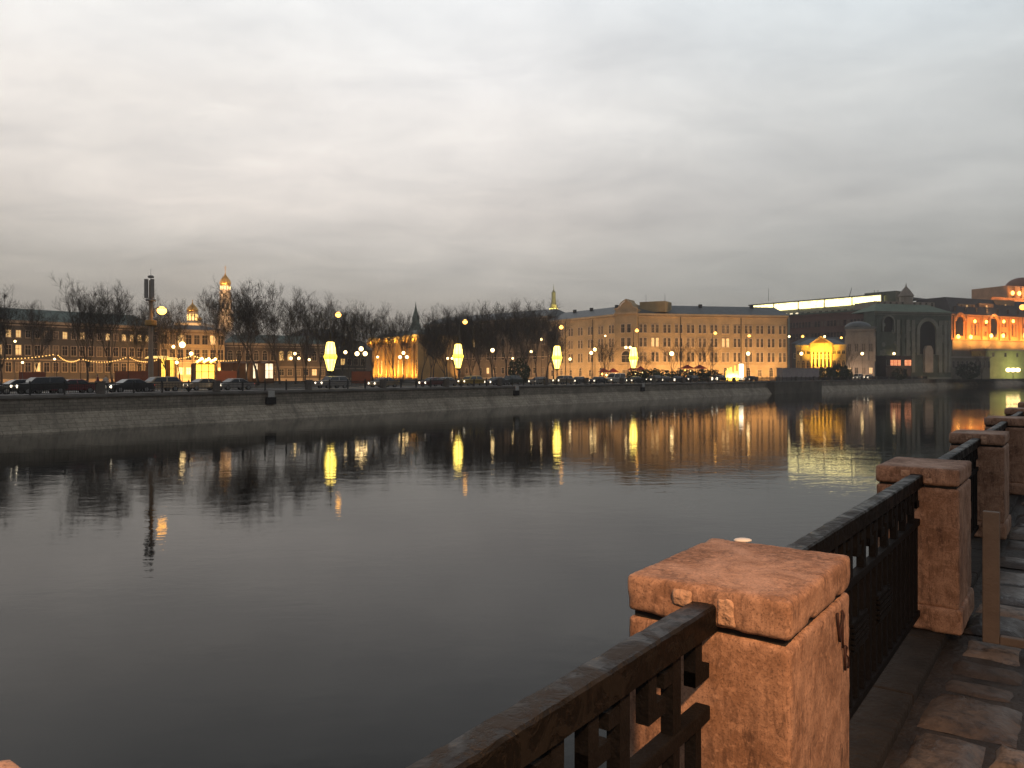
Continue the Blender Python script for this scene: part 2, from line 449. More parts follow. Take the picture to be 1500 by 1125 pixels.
# railing of the far quay: stone posts every 12 m, iron panels between
POST_M = mat('far_post_stone', (.13, .115, .10), .8, .25, 2)
def far_post_mesh():
    b = MB(); b.box(-.3, .3, -.28, .28, 0, 1.02); return b.mesh('post', POST_M)
def far_cap_mesh():
    b = MB(); b.box(-.36, .36, -.34, .34, 1.02, 1.15); return b.mesh('cap', POST_M)
pm, cm = far_post_mesh(), far_cap_mesh()
PL = 11.4
rails = MB(); rails.box(0, PL, -.05, .05, .88, .97); rails.box(0, PL, -.03, .03, .1, .16); rails.box(0, PL, -.03, .03, .68, .72)
rails_me = rails.mesh('handrail', FIRON)
bars = MB()
for i in range(1, 72): bars.box(PL*i/72-.016, PL*i/72+.016, -.016, .016, .13, .9)
bars_me = bars.mesh('bars', FIRON)
ipost = MB(); ipost.box(-.06, .06, -.06, .06, 0, 1.06); ipost.lathe([(.07, 1.06), (.09, 1.12), (.05, 1.2), (.01, 1.24)], 6)
ipost_me = ipost.mesh('iron_post', FIRON)
s = bank_px(-60, 1.5); n = 0
s_ref = bank_px(147, 1.5); s = s_ref - 12*round((s_ref-s)/12)
send = bank_px(1520, 1.5)
while s < send:
    p, d = bank(s, 1.5); a = math.atan2(d.y, d.x)
    t_ = tag(bpy.data.objects.new('stone_post', None), 'squat dark stone post in the iron railing across the river', 'post', 'stone posts of the far railing'); COL.objects.link(t_)
    place(t_, (p.x, p.y, 3.19), a); link('shaft', pm, t_); link('cap', cm, t_)
    pn, _ = bank(s+12, 1.5); dd = (pn-p).normalized(); q0 = p + dd*.3; a2 = math.atan2(dd.y, dd.x)
    t_ = tag(bpy.data.objects.new('iron_railing', None), 'black iron bar railing between two stone posts across the river', 'railing', 'railing panels of the far quay'); COL.objects.link(t_)
    place(t_, (q0.x, q0.y, 3.19), a2); link('handrail', rails_me, t_); link('bars', bars_me, t_)
    for k in (1, 2, 3): link('iron_post', ipost_me, t_, (PL*k/4, 0, 0))
    s += 12

# outfalls in the far wall: pale plate above a dark block that paints in the opening's shade
PLATE = mat('pale_plate', (.42, .42, .40), .6, .15, 3)
HOLE = mat('outfall_dark', (.012, .012, .012), .9)
for px, lab in ((397, 'pale square sign over a dark outfall in the far quay wall, nearest one'), (757, 'pale square sign over an outfall in the far quay wall, between two lanterns'), (942, 'pale square sign over an outfall below the fourth glowing lantern')):
    pos, a = on_bank(px, 1.0, 2.0)
    o = thing('outfall_sign', lab, 'sign', pos, a)
    MB().box(-.42, .42, -.10, .0, .45, 1.15).build('plate', PLATE, o)
    MB().box(-.55, .65, -.06, .3, -.35, .42).build('outfall_shade', HOLE, o)

# ------------------------------------------------------------------ near bank
AX = Vector((.725, 2.449)); U = Vector((.588, .809)); U.normalize(); N = Vector((-U.y, U.x))     # parapet axis, along and towards the river
RZ = math.atan2(U.y, U.x)
def near(t, n=0.0, z=NEAR):
    p = AX + U*t + N*n; return Vector((p.x, p.y, z))
nb_ = [AX-U*250, AX-U*100, AX, AX+U*45]
for ang, L in ((39, 60), (42, 80), (44, 200), (44, 1200)):
    nb_.append(nb_[-1]+Vector((math.sin(math.radians(ang)), math.cos(math.radians(ang))))*L)
NS = [0.0]
for a, b in zip(nb_, nb_[1:]): NS.append(NS[-1]+(b-a).length)
def near_line(s, off=0.0):
    i = 0
    while i < len(NS)-2 and NS[i+1] < s: i += 1
    t = (s-NS[i])/(NS[i+1]-NS[i]); d = (nb_[i+1]-nb_[i]).normalized(); p = nb_[i].lerp(nb_[i+1], t)
    return p + Vector((-d.y, d.x))*off, d
def cobble_mat(name):
    m = bpy.data.materials.new(name); t = NT(m); v = t.coord('Object')
    a = t.noise(v, 1.6, 5, .65); b = t.noise(v, 14, 4, .65); c = t.noise(v, 70, 3, .6)
    at = t.new('ShaderNodeAttribute'); at.attribute_name = 'tone'
    mixn = t.math('ADD', t.math('MULTIPLY', a, .55), t.math('MULTIPLY', at.outputs['Fac'], .45))
    col = t.ramp(mixn, [(.30, (.042, .032, .026)), (.50, (.115, .085, .065)), (.68, (.27, .20, .15))])
    col = t.mix(t.ramp(b, [(.45, (0, 0, 0)), (.65, (.8, .8, .8))]), col, (.035, .027, .022))
    nb = t.bump(b, .6, .02); nb = t.bump(c, .4, .004, nb)
    t.out(col, t.ramp(a, [(.35, (.25,)*3), (.6, (.75,)*3)]), nb, .5); return m
COB = cobble_mat('wet_paving_stone')
MUD = mat('dark_mud', (.034, .027, .022), .62, .5, 5, bump=.7, bscale=25)
g2 = strip('ground_near', [(.35, NEAR-.03), (-8, NEAR-.03), (-60, NEAR-.03), (-900, NEAR-.03)], MUD, 10, NS[-1]-600, 14, fn=near_line)
g2.name = 'mud_ground'; tag(g2, 'dark muddy ground between the near paving stones', 'ground', kind='structure')
COB2 = masonry('far_cobbles', (.10, .076, .06), (.055, .042, .034), (.022, .018, .015), .27, .18, .8)
s_ax = NS[2]                                                # arc length at the first pillar
cb = strip('cobbled_quay', [(-.2, NEAR-.012), (-6.4, NEAR-.012)], COB2, s_ax+22.3, NS[-1]-700, 12, fn=near_line); tag(cb, 'cobbled near quay running on past the pillars', 'pavement', kind='structure')
cb = strip('near_road', [(-6.7, NEAR-.014), (-15, NEAR-.014)], ASPH, 60, NS[-1]-700, 12, fn=near_line); tag(cb, 'asphalt road of the near quay', 'road', kind='structure')
qn = strip('near_quay_wall', [(.46, NEAR-.06), (.5, -1.5)], WALLM, 10, NS[-1]-600, 14, fn=near_line); qn.name = 'near_quay_wall'
tag(qn, 'stone quay wall below the near parapet', 'quay wall')
def stones():
    b = MB(); R = random.Random(4); tones = []
    def stone(t0, t1, n0, n1, h, dome):
        k = 6; P = [near(0)]*0; base = len(b.v); vs = []; sd = Vector((R.random()*50, R.random()*50, R.random()*50))
        for i in range(k+1):
            for j in range(k+1):
                x, y = i/k, j/k; e = max(abs(x-.5), abs(y-.5))*2
                drop = max(0, e-.72)/.28
                wob = .022
                tt = t0+(t1-t0)*x + mn.noise(Vector((x*2, y*2, 0))+sd)*wob*1.6; nn = n0+(n1-n0)*y + mn.noise(Vector((x*2, y*2, 9))+sd)*wob
                zz = h - dome*(e*e) - .03*drop*drop + mn.noise(Vector((tt*9, nn*9, 1))+sd)*.007 + mn.noise(Vector((tt*30, nn*30, 1))+sd)*.003
                p = near(tt, nn, NEAR+zz); vs.append(p)
        fs = [(i*(k+1)+j, (i+1)*(k+1)+j, (i+1)*(k+1)+j+1, i*(k+1)+j+1) for i in range(k) for j in range(k)]
        b.add(vs, fs); tones.extend([R.random()]*len(vs))
    t = -3.5
    while t < 22:
        L = R.uniform(.28, .75); w = R.uniform(.26, .42)
        if R.random() > .12: stone(t+.025, t+L-.025, -.22, -.22-w, R.uniform(-.02, .025), .010)
        stone(t+.02, t+L*R.uniform(.45, .6), -.255-w, -.68, R.uniform(-.025, .015), .012); stone(t+L*.62, t+L-.015, -.26-w, -.68, R.uniform(-.025, .015), .012)
        t += L
    n = -.71
    while n > -6.5:
        w = R.uniform(.15, .22); t = -3.5 + R.random()*.2
        while t < 22:
            L = R.uniform(.17, .33)
            if R.random() > .10: stone(t+.014, t+L-.014, n, n-w+.026, R.uniform(-.022, .02), R.uniform(.008, .024))
            t += L
        n -= w
    o = b.build('paving_stones', COB, None, True); o.name = 'near_pavement'
    at = o.data.attributes.new('tone', 'FLOAT', 'POINT'); at.data.foreach_set('value', tones)
    tag(o, 'worn wet paving stones of the near quay', 'pavement', kind='structure')
stones()
kb = MB()
for t in range(-3, 40, 1):
    a, c = near(t+.006, .44), near(t+.994, -.26)
    kb.add([near(t+.006, -.16, NEAR-.2), near(t+.994, -.16, NEAR-.2), near(t+.994, .44, NEAR-.2), near(t+.006, .44, NEAR-.2), near(t+.006, -.16, NEAR+.03), near(t+.994, -.16, NEAR+.03), near(t+.994, .44, NEAR+.03), near(t+.006, .44, NEAR+.03)],
           [(0,3,2,1),(4,5,6,7),(0,1,5,4),(1,2,6,5),(2,3,7,6),(3,0,4,7)])
KERBM = mat('kerb_granite', (.020, .0165, .014), .85, .5, 5, bump=.9, bscale=24)
kb = kb.build('kerb', KERBM); bevel(kb, .012); tag(kb, 'granite kerb under the near parapet railing', 'kerb', kind='structure')

# granite pillars: plinth, shaft, joint, cap
SP = 3.46; LU, LN = .66, .48
def pillar(t, lab, seed, cell, lu=LU, ln=LN, noff=0.0):
    o = thing('granite_pillar', lab, 'pillar', near(t, noff, NEAR+.035), RZ)
    def blk(nm, sx, sy, sz, z, r, amp, sd, taper=0.0, chip=.0):
        me = rough_block(sx, sy, sz, r, cell, amp, sd, taper, chip); me.materials.append(GRANITE)
        return link(nm, me, o, (0, 0, z))
    blk('plinth', lu+.03, ln+.03, .16, 0, .02, .004, seed+1, 0, .03)
    blk('shaft', lu-.005, ln-.005, .745, .155, .014, .0035, seed+2, .012, .012)
    MB().box(-lu/2+.02, lu/2-.02, -ln/2+.02, ln/2-.02, .885, .93).build('joint', HOLE, o)
    blk('cap', lu, ln, .108, .915, .017, .003, seed+3, 0, .012)
    return o
P1 = pillar(0, 'rough reddish granite pillar lit orange in the foreground, scrawled on one side', 1, .009)
P2 = pillar(SP, 'dim granite pillar behind the beige metal post', 5, .014)
PILL = [P1, P2]
for k, lab in ((2, 'third granite pillar along the near parapet, just past the beige post'), (3, 'fourth granite pillar of the near parapet, at the frame edge'), (4, 'fifth granite pillar of the near parapet, only its cap showing'), (5, 'sixth granite pillar of the near parapet, farthest cap in view')):
    PILL.append(pillar(SP*k, lab, 5+k*3, .03))
pier2 = pillar(-1.877-.33, 'broad granite pier of which one orange lit corner shows at lower left', 40, .02, .66, .84, .509-.42)

# mortar collars where the rail enters the caps
def mortar(o, seed, side):
    b = bpy.data.meshes.new('m')
    for y, w, h, z in ((.062, .055, .042, .962), (-.066, .05, .075, .925)):
        me = rough_block(.02, w, h, .0095, .004, .012, seed+y*50); me.materials.append(MORTAR)
        link('mortar', me, o, (side*(LU/2-.006), y, z))
for i, o in enumerate(PILL[:3]): mortar(o, 3+i, -1)

# scrawl on the land side of the first pillar
def face_pt(px, py):
    lo, hi = -.4, .5
    for _ in range(40):
        m = (lo+hi)/2; p = near(m, -LN/2)
        if CX+F*p.x/p.y < px: lo = m
        else: hi = m
    p = near(lo, -LN/2); return lo, zat(py, p.y)-(NEAR+.035)
GRAF = mat('dried_dark_paint', (.035, .014, .012), .7, .4, 40)
sc = MB()
def stroke(pts, r=.0032):
    pp = []
    for x, y in pts:
        t, z = face_pt(1180+x/7.03, 840+y/7.03); pp.append(Vector((t, -LN/2-.003, z)))
    sc.path(pp, r, 6)
stroke([(318, 410), (325, 520), (338, 640), (344, 700)], .0042)
stroke([(344, 700), (352, 560), (366, 470), (372, 380)], .0028)
stroke([(368, 380), (386, 430), (372, 500), (372, 640), (376, 765)], .0036)
stroke([(392, 745), (396, 860), (398, 995)], .0038)
stroke([(400, 740), (418, 760), (404, 830), (428, 860), (434, 920), (428, 975)], .003)
sc.build('graffiti', GRAF, P1, True)
SNOW = mat('old_ice', (.8, .78, .74), .5, .1, 30)
ice = MB().ball((0, 0, .004), .022, 12, 7, .35).build('ice_lump', SNOW, None, True); ice.location = (.82, 2.79, NEAR+.035+.915+.106); ice.scale = (1.5, 1, 1)
tag(ice, 'small white lump of ice on the back edge of the orange lit pillar', 'ice')

# railing panels of the near parapet
def near_rail(t0, t1, lab, detail=True):
    L = t1-t0; o = thing('iron_railing', lab, 'railing', near(t0, 0, NEAR+.035), RZ)
    # hand rail: one fine strip, dented and rusted on top
    nseg = max(8, int(L/(.012 if detail else .05))); h = .0375; prof = [(-h, .905), (h, .905), (h, .972), (h-.006, .979), (.012, .981), (-.012, .981), (-h+.006, .979), (-h, .972)]
    b = MB(); vs = []
    for i in range(nseg+1):
        x = -.015+(L+.03)*i/nseg
        for y, z in prof:
            e = .0018*mn.noise(Vector((x*11, y*30, 3+t0))) + .0022*mn.noise(Vector((x*31, y*60, t0)))
            vs.append((x, y*(1+e*8), z+e*(1 if z > .95 else .3)))
    k = len(prof); fs = []
    for i in range(nseg):
        for j in range(k): fs.append((i*k+j, i*k+(j+1) % k, (i+1)*k+(j+1) % k, (i+1)*k+j))
    fs += [tuple(range(k-1, -1, -1)), tuple(nseg*k+j for j in range(k))]
    hr = b.add(vs, fs).build('handrail', IRON_WET, o)
    r2 = MB().box(0, L, -.022, .022, .66, .70).build('middle_rail', IRON, o); bevel(r2, .004)
    r3 = MB().box(0, L, -.024, .024, .085, .125).build('bottom_rail', IRON, o); bevel(r3, .004)
    nb = max(3, int(round(L/.135))); st = L/nb
    bar = MB().box(-.019, .019, -.016, .016, .12, .665).mesh('bar', IRON)
    stub = MB().box(-.024, .024, -.017, .017, .70, .91)
    fret = MB(); fret.box(-.022, .022, -.017, .017, .775, .91); fret.box(-.022, st*.5+.004, -.0165, .0165, .775, .815); stub.box(-st*.5-.004, .024, -.0165, .0165, .835, .872)
    stub_me = stub.mesh('fret', IRON); fret_me = fret.mesh('fret', IRON)
    skip = []
    for i in range(nb):
        x = st*(i+.5)
        link('bar', bar, o, (x, 0, 0))
        link('fret', stub_me if i % 2 else fret_me, o, (x, 0, 0))
    if L > 2:
        for c in (L*.5-.42, L*.5+.12):
            pl = MB(); pl.box(c, c+.30, -.028, .028, .36, .375); pl.box(c, c+.30, -.028, .028, .485, .5)
            for j in range(4): pl.box(c+.005, c+.295, -.034, .034, .383+j*.026, .383+j*.026+.016)
            pl.build('ribbed_plate', IRON, o)
    return o
near_rail(-1.877+.0, -LU/2, 'black iron railing with flaking wet handrail running up to the orange lit pillar')
labs = ['black iron railing between the orange lit pillar and the second pillar', 'black iron railing between the second and third granite pillars', 'black iron railing between the third and fourth granite pillars', 'black iron railing between the fourth and fifth granite pillars', 'black iron railing between the fifth and sixth granite pillars']
for k in range(5): near_rail(SP*k+LU/2, SP*(k+1)-LU/2, labs[k], k < 2)

# beige metal stand on the pavement
BEIGE = mat('beige_paint', (.19, .14, .105), .6, .15, 8, bump=.2, bscale=60)
st_ = thing('metal_stand', 'beige metal stand with one upright post and a low foot bar on the wet paving', 'stand', (2.93, 4.80, NEAR+.01), RZ)
c_ = MB().box(-.025, .025, -.045, .045, 0, .80).build('post', BEIGE, st_); bevel(c_, .005)
c_ = MB().box(-.025, .025, -1.35, -.047, .0, .05).build('foot_bar', BEIGE, st_); bevel(c_, .005)
c_ = MB().box(-.025, .025, -1.44, -1.352, 0, .80).build('post', BEIGE, st_); bevel(c_, .005)

# the street lamp overhead that lights the parapet (its post stands behind the viewer)
lp = thing('street_lamp', 'street lamp with a warm globe over the near quay, behind the viewer', 'street lamp', (2.3, -1.3, NEAR))
MB().lathe([(.14, 0), (.14, .3), (.07, .5), (.05, 3.3), (.04, 3.4)], 12).build('post', IRON, lp, True)
MB().path([(0, 0, 3.35), (-.2, .25, 3.6), (-.6, .65, 3.62), (-1.25, .68, 3.60)], .03, 8).build('arm', IRON, lp, True)
MB().lathe([(.05, 2.80), (.20, 2.74), (.21, 2.70), (.05, 2.71)], 14, (-1.25, .68, .80)).build('shade', IRON, lp, True)
lamp((1.05, -.62, NEAR+3.3), 800, (1, .54, .25), .10, 'SPOT', (.2, 1.6, NEAR+.6), spot=98).data.spot_blend = 1
# ------------------------------------------------------------------ lamps, lanterns
L_WARM = glow('warm_lamp', (1, .44, .07), 6.5, sampled=True)
L_WHITE = glow('white_lamp', (1, .68, .28), 7)
L_LANT = glow('lantern_light', (1, .70, .115), 8, 1.1, True)
L_LANT2 = glow('lantern_band_light', (.95, .68, .03), 3)
POLE = mat('grey_lamp_pole', (.10, .09, .08), .5, .2, 2)
def tall_lamp(px, off, ztop, lab=None, px_head=None):
    pos, a = on_bank(px, off, STREET+.0)
    H = ztop-STREET; o = thing('street_lamp', lab or '', 'street lamp', pos, a, 'street lamps of the far quay road')
    MB().lathe([(.16, 0), (.16, 1.2), (.10, 1.3), (.06, H-.6)], 8).build('post', POLE, o)
    # the arm reaches over the road, away along the bank
    MB().path([(0, 0, H-.7), (.15, 0, H-.1), (.7, 0, H+.12), (1.25, 0, H+.1)], .045, 6).build('arm', POLE, o)
    sh = MB().lathe([(.10, H+.24), (.36, H+.12), (.40, H+.02), (.34, H+.0)], 10, (1.4, 0, 0)).build('lamp_head', POLE, o)
    MB().ball((1.4, 0, H-.10), .40, 12, 8, .95).build('globe', L_WARM, o, True)
    return o, pos, a
TALLS = []
for px, off, y, lx in ((484, 13, 459, 0), (673, 13, 470, 0), (816, 14, 478, 0), (928, 15, 483, 0)):
    pos, a = on_bank(px, off); o, pos, a = tall_lamp(px, off, zat(y, pos.y)); TALLS.append((px, o))
for px, y in ((1044, 487), (1094, 491), (1173, 492), (1230, 494), (1252, 494), (1299, 496), (1321, 496), (1371, 497), (1393, 497), (1433, 497), (1456, 497), (1487, 497)):
    pos, a = on_bank(px, 15); o, pos, a = tall_lamp(px, 15, zat(y, pos.y)); TALLS.append((px, o))
label_by_place(TALLS, lambda o: 'tall street lamp with an orange globe')

# spindle-shaped glowing lanterns hung round the posts
LROWS = []
FR = mat('lantern_frame', (.06, .045, .02), .5, .2, 2)
for i, (px, off, yt, yb) in enumerate(((484, 13, 501, 543), (671, 13, 504, 539), (816, 14, 507, 540), (928, 15, 509, 539))):
    pos, a = on_bank(px, off); z0, z1 = zat(yb, pos.y), zat(yt, pos.y); H = z1-z0; r = H*.205
    o = thing('glowing_lantern', f'{ORD[i]} glowing yellow spindle lantern from the left, hung round a lamp post', 'lantern', (pos.x, pos.y, z0), a, 'glowing lanterns on the far lamp posts')
    low = MB(); low.lathe([(r*.45, 0), (r*.52, H*.04), (r*.80, H*.28), (r*.95, H*.40)], 8).build('lower_shade', L_LANT, o)
    MB().lathe([(r*.96, H*.401), (r*1.12, H*.46), (r*1.12, H*.52), (r*.90, H*.579)], 8).build('glowing_band', L_LANT2, o)
    MB().lathe([(r*.92, H*.58), (r*.86, H*.74), (r*.66, H*.97), (r*.5, H)], 8).build('upper_shade', L_LANT, o)
    f = MB()
    for k in range(8):
        t = 2*PI*k/8; c, s_ = math.cos(t), math.sin(t)
        f.path([(c*r*.46, s_*r*.46, 0), (c*r*.97, s_*r*.97, H*.40), (c*r*1.14, s_*r*1.14, H*.48), (c*r*.92, s_*r*.92, H*.6), (c*r*.67, s_*r*.67, H*.97)], .04, 4)
    f.build('frame', FR, o)
    MB().lathe([(r*.2, -.35), (r*.48, -.12), (r*.48, -.02)], 8).build('base_ring', FR, o)
    MB().lathe([(r*.52, H+.01), (r*.3, H+.25), (.09, H+.3), (.12, H+1.2), (.09, H+1.25)], 8).build('cap', FR, o)

# low globe lamps of the park and the quay: a post with one, two or three globes
gl = MB().ball((0, 0, 0), .27, 10, 8).mesh('globe', L_WHITE, True)
def globe_lamp(px, y, d=None, n=1, off=None, size=1.0):
    if d: pos = W(px, d)
    else: pos, _ = on_bank(px, off or 18)
    z = zat(y, pos.y)-STREET
    o = thing('globe_lamp', '', 'park lamp', pos, 0, 'low globe lamps beyond the far road')
    MB().lathe([(.11, 0), (.11, .5), (.05, .6), (.045, z-.2*size)], 6).build('post', POLE, o)
    if n == 1: spots = [(0, 0, z)]
    elif n == 2: spots = [(-.5, 0, z), (.5, 0, z)]
    else: spots = [(-.75, 0, z-.9), (.75, 0, z-.9), (0, 0, z)]
    if n > 1: MB().path([(spots[0][0], 0, spots[0][2]-.25), (0, 0, z-1.15), (spots[1][0], 0, spots[1][2]-.25)], .03, 4).build('bracket', POLE, o)
    for s in spots:
        g_ = link('globe', gl, o, s); g_.scale = (size,)*3
    return px, o
GL = []
for px, y, d, n, sz in ((267, 505, 135, 1, 1.9), (254, 508, 140, 1, 1.0), (280, 518, 138, 1, 1.2), (259, 531, 128, 1, 1.0), (432, 518, 150, 3, 1.0), (453, 527, 155, 1, .9), (506, 516, 150, 1, 1.2), (529, 511, 145, 3, 1.5),
                     (553, 523, 165, 1, .9), (591, 517, 170, 3, 1.3), (659, 525, 175, 2, .9), (721.5, 513, 165, 1, 1.5), (793, 497, 215, 1, 1.2), (778, 515, 190, 1, 1.1), (751, 525, 180, 1, .8),
                     (835, 526, 188, 1, 1.2), (866, 517, 180, 1, 1.4), (871.5, 512, 192, 1, 1.6), (920, 509, 186, 2, 1.2), (886.6, 492, 200, 1, .8), (22, 500, 150, 1, .8), (80, 526, 120, 1, .6), (33, 531, 110, 1, .6)):
    GL.append(globe_lamp(px, y, d, n, None, sz))
for px in (984, 1096, 1174, 1263, 1309.6, 1355, 1399.6, 1440, 1484):
    GL.append(globe_lamp(px, 518, None, 1, 9, 1.75 if px != 1484 else 2.4))
for px, y in ((1156, 493), (1208, 493)):
    GL.append(globe_lamp(px, y, 250, 1, None, 1.3))
label_by_place(GL, lambda o: {1: 'low lamp with one pale globe', 2: 'low lamp with a pair of globes', 3: 'low lamp with three globes'}[sum(1 for c in o.children if c.name.startswith('globe'))])

# ------------------------------------------------------------------ antenna mast with a lamp
pos, a = on_bank(221, 11.5); d = pos.y
mast = thing('antenna_mast', 'tall mast with grey antenna panels on top and an orange street lamp arm', 'mast', pos, 0)
Hm = zat(408, d)-STREET
MB().lathe([(.40, 0), (.40, .3), (.27, .4), (.19, Hm-.2)], 12).build('pole', mat('mast_paint', (.22, .17, .12), .6, .2, 1), mast, True)
AP = mat('antenna_panel', (.26, .25, .235), .6, .1, 2)
for k, (dx, dy, h0, h1) in enumerate(((-.42, -.2, zat(437, d), zat(409, d)), (.30, -.3, zat(437, d), zat(411, d)), (-.05, .45, zat(436, d), zat(408, d)))):
    m_ = MB().cbox((dx, dy, (h0+h1)/2-STREET), (.38, .28, h1-h0), k*.4); o = m_.build('antenna_panel', AP, mast); bevel(o, .05)
MB().lathe([(.5, zat(441, d)-STREET), (.55, zat(440, d)-STREET), (.5, zat(438, d)-STREET)], 12).build('collar', AP, mast)
MB().lathe([(.3, zat(407, d)-STREET), (.34, zat(405, d)-STREET), (.2, zat(403.5, d)-STREET)], 10).build('cap', AP, mast)
MB().tube((0, 0, Hm-.2), (0, 0, zat(394, d)-STREET), .03, .015, 5).build('whip_antenna', FIRON, mast)
hz = zat(473, d)-STREET
MB().lathe([(.5, hz-.3), (.62, hz-.25), (.62, hz+.25), (.5, hz+.3)], 12).build('equipment_ring', mat('ochre_box', (.40, .24, .07), .6, .2, 2), mast)
lz = zat(455, d)-STREET; lx = 16/F*d
MB().path([(0, 0, lz-.6), (.4, 0, lz+.15), (lx*.7, 0, lz+.4), (lx, 0, lz+.3)], .05, 6).build('arm', POLE, mast)
MB().lathe([(.1, lz+.42), (.40, lz+.30), (.44, lz+.2)], 10, (lx, 0, 0)).build('lamp_head', POLE, mast)
MB().ball((lx, 0, lz), .50, 12, 8, .9).build('globe', L_WARM, mast, True)

# ------------------------------------------------------------------ trees
BARK = mat('winter_bark', (.085, .07, .058), .9, .35, 2)
BARKF = mat('far_winter_bark', (.055, .045, .038), .95, .3, 1)
def tree_mesh(seed, H=18.0, spread=.5, levels=4, lean=0.0, forks=5, trunk_h=.24, twig=5):
    R = random.Random(seed); tr = MB(); cr = MB()
    def branch(p, d, L, r, lv, target):
        n = 4 if lv < 3 else 2
        pts = [p]; rs = [r]; q = p.copy(); dd = d.copy(); segs = []
        for i in range(n):
            dd = (dd + Vector((R.uniform(-1, 1), R.uniform(-1, 1), R.uniform(-.4, 1)))*(.13 if lv < 2 else .2) + Vector((0, 0, .05 if lv else 0))).normalized()
            q = q + dd*(L/n); pts.append(q.copy()); rs.append(r*(1-.62*(i+1)/n)); segs.append((q.copy(), dd.copy(), rs[-1]))
        target.path(pts, rs, 6 if lv == 0 else (4 if lv < 2 else 3))
        if lv >= levels: return
        m = (forks if lv == 0 else (5 if lv < levels-1 else twig))
        for k in range(m):
            if lv == 0: t = R.uniform(.75, 1.0)
            else: t = R.uniform(.40 if lv == 1 else .25, 1.0)
            if k == 0 and lv: t = 1.0
            f = t*n; i = min(int(f), n-1); u = f-i
            b = pts[i].lerp(pts[i+1], u); dr = segs[i][1]; rr = rs[i]*(1-u)+rs[i+1]*u
            az = R.uniform(0, 2*PI) if lv else 2*PI*(k+R.uniform(-.25, .25))/m
            perp = dr.orthogonal().normalized(); perp.rotate(Matrix.Rotation(az, 3, dr))
            ang = R.uniform(.25, .55)*spread*1.9 if lv == 0 else R.uniform(.35, .75) if lv < 3 else R.uniform(.4, 1.0)
            nd = (dr*math.cos(ang)+perp*math.sin(ang)); nd.z += .12; nd.normalize()
            nl = (H*(1-trunk_h)*R.uniform(.55, .78) if lv == 0 else L*R.uniform(.42, .62))
            branch(b, nd, nl, max(rr*R.uniform(.55, .75), (.09, .06, .040, .028, .019, .014)[min(lv+1, 5)]*H/18), lv+1, cr)
    branch(Vector((0, 0, 0)), Vector((lean, 0, 1)).normalized(), H*trunk_h, H*.0165, 0, tr)
    zl = sorted(v[2] for v in cr.v); k = H/zl[int(len(zl)*.98)]                                   # the crown ends at the height asked for
    for b in (tr, cr): b.v = [(x*(.5+.5*k), y*(.5+.5*k), z*k) for x, y, z in b.v]
    return tr.mesh('trunk', BARK, True), cr.mesh('crown', BARK, True)
PROTO = [tree_mesh(1, 18, .56, 5, 0, 7, .24, 7), tree_mesh(2, 18, .34, 5, .05, 6, .30, 7), tree_mesh(3, 18, .28, 5, -.04, 5, .36, 7), tree_mesh(5, 18, .42, 5, .02, 7, .28, 7), tree_mesh(8, 18, .32, 5, .0, 6, .22, 7)]
SMALL = [tree_mesh(21, 8, .45, 4, 0, 5, .25, 5), tree_mesh(22, 8, .36, 4, 0, 5, .2, 5)]
TREES = []
def tree(px, d, ytop, proto, wide=1.0, kind='bare tree', grp='bare trees beyond the far road', rz=None):
    pos = W(px, d, STREET-.05); H = zat(ytop, d)-STREET
    tr, cr = proto; k = H/(8.0 if proto in SMALL else 18.0)
    o = thing('bare_tree', '', 'tree', pos, random.uniform(0, 2*PI) if rz is None else rz, grp)
    o.scale = (k*wide, k*wide, k); o['k'] = kind
    link('trunk', tr, o); link('crown', cr, o)
    TREES.append((px, o)); return o
for px, d, y, k, w in ((2, 118, 424, 0, .95), (-40, 112, 440, 3, 1), (50, 135, 447, 3, .8), (128, 130, 421, 0, .9), (165, 128, 423, 3, .95), (205, 150, 452, 3, 1.0), (246, 142, 436, 0, .75), (265, 150, 447, 1, .8),
                       (318, 150, 428, 3, .8), (345, 140, 419, 1, 1.0), (378, 136, 418, 2, 1.15), (362, 150, 430, 4, .9), (410, 150, 423, 2, .85), (433, 152, 430, 4, .85), (447, 160, 436, 1, .8), (468, 165, 446, 3, .9), (487, 170, 444, 1, .9),
                       (512, 168, 450, 0, .75), (533, 172, 450, 1, .9), (546, 176, 462, 3, .9), (578, 190, 457, 0, .7), (590, 200, 462, 3, .8), (617, 190, 466, 2, .9), (634, 195, 458, 1, .9), (655, 185, 453, 3, .85), (668, 200, 455, 1, .9),
                       (690, 190, 453, 0, .7), (706, 186, 450, 1, 1.0), (722, 200, 452, 3, .9), (742, 196, 447, 2, 1.1), (758, 188, 449, 4, .95), (770, 182, 446, 1, 1.1), (786, 200, 449, 3, .8), (800, 205, 456, 2, .9), (812, 215, 470, 1, .7)):
    tree(px, d, y, PROTO[k], w)
# a second row, deeper in the square, seen between the first trunks
R2 = random.Random(77)
for px in list(range(20, 240, 44)) + list(range(300, 640, 25)) + list(range(650, 815, 40)):
    if 535 < px < 616: continue
    d = R2.uniform(205, 245); y = 548-R2.uniform(42, 70)*(1 if px > 300 else .85)
    tree(px+R2.uniform(-6, 6), d, y, PROTO[R2.randrange(5)], R2.uniform(.85, 1.2), 'paler bare tree in the back row', 'bare trees deeper in the square')
for px, d, y, k in ((885, 178, 497, 0), (893, 176, 500, 1), (944, 186, 512, 1), (984, 190, 500, 0), (1000, 194, 508, 1), (1022, 198, 497, 0), (1037, 200, 505, 1), (1247, 262, 505, 0), (1232, 258, 512, 1), (1438, 300, 505, 1)):
    tree(px, d, y, SMALL[k], 1.1, 'small bare street tree', 'small street trees on the square')
label_by_place([t for t in TREES if t[1]['k'] == 'bare tree'], lambda o: 'tall bare tree')
label_by_place([t for t in TREES if t[1]['k'] != 'bare tree' and 'back' in t[1]['k']], lambda o: 'bare back-row tree')
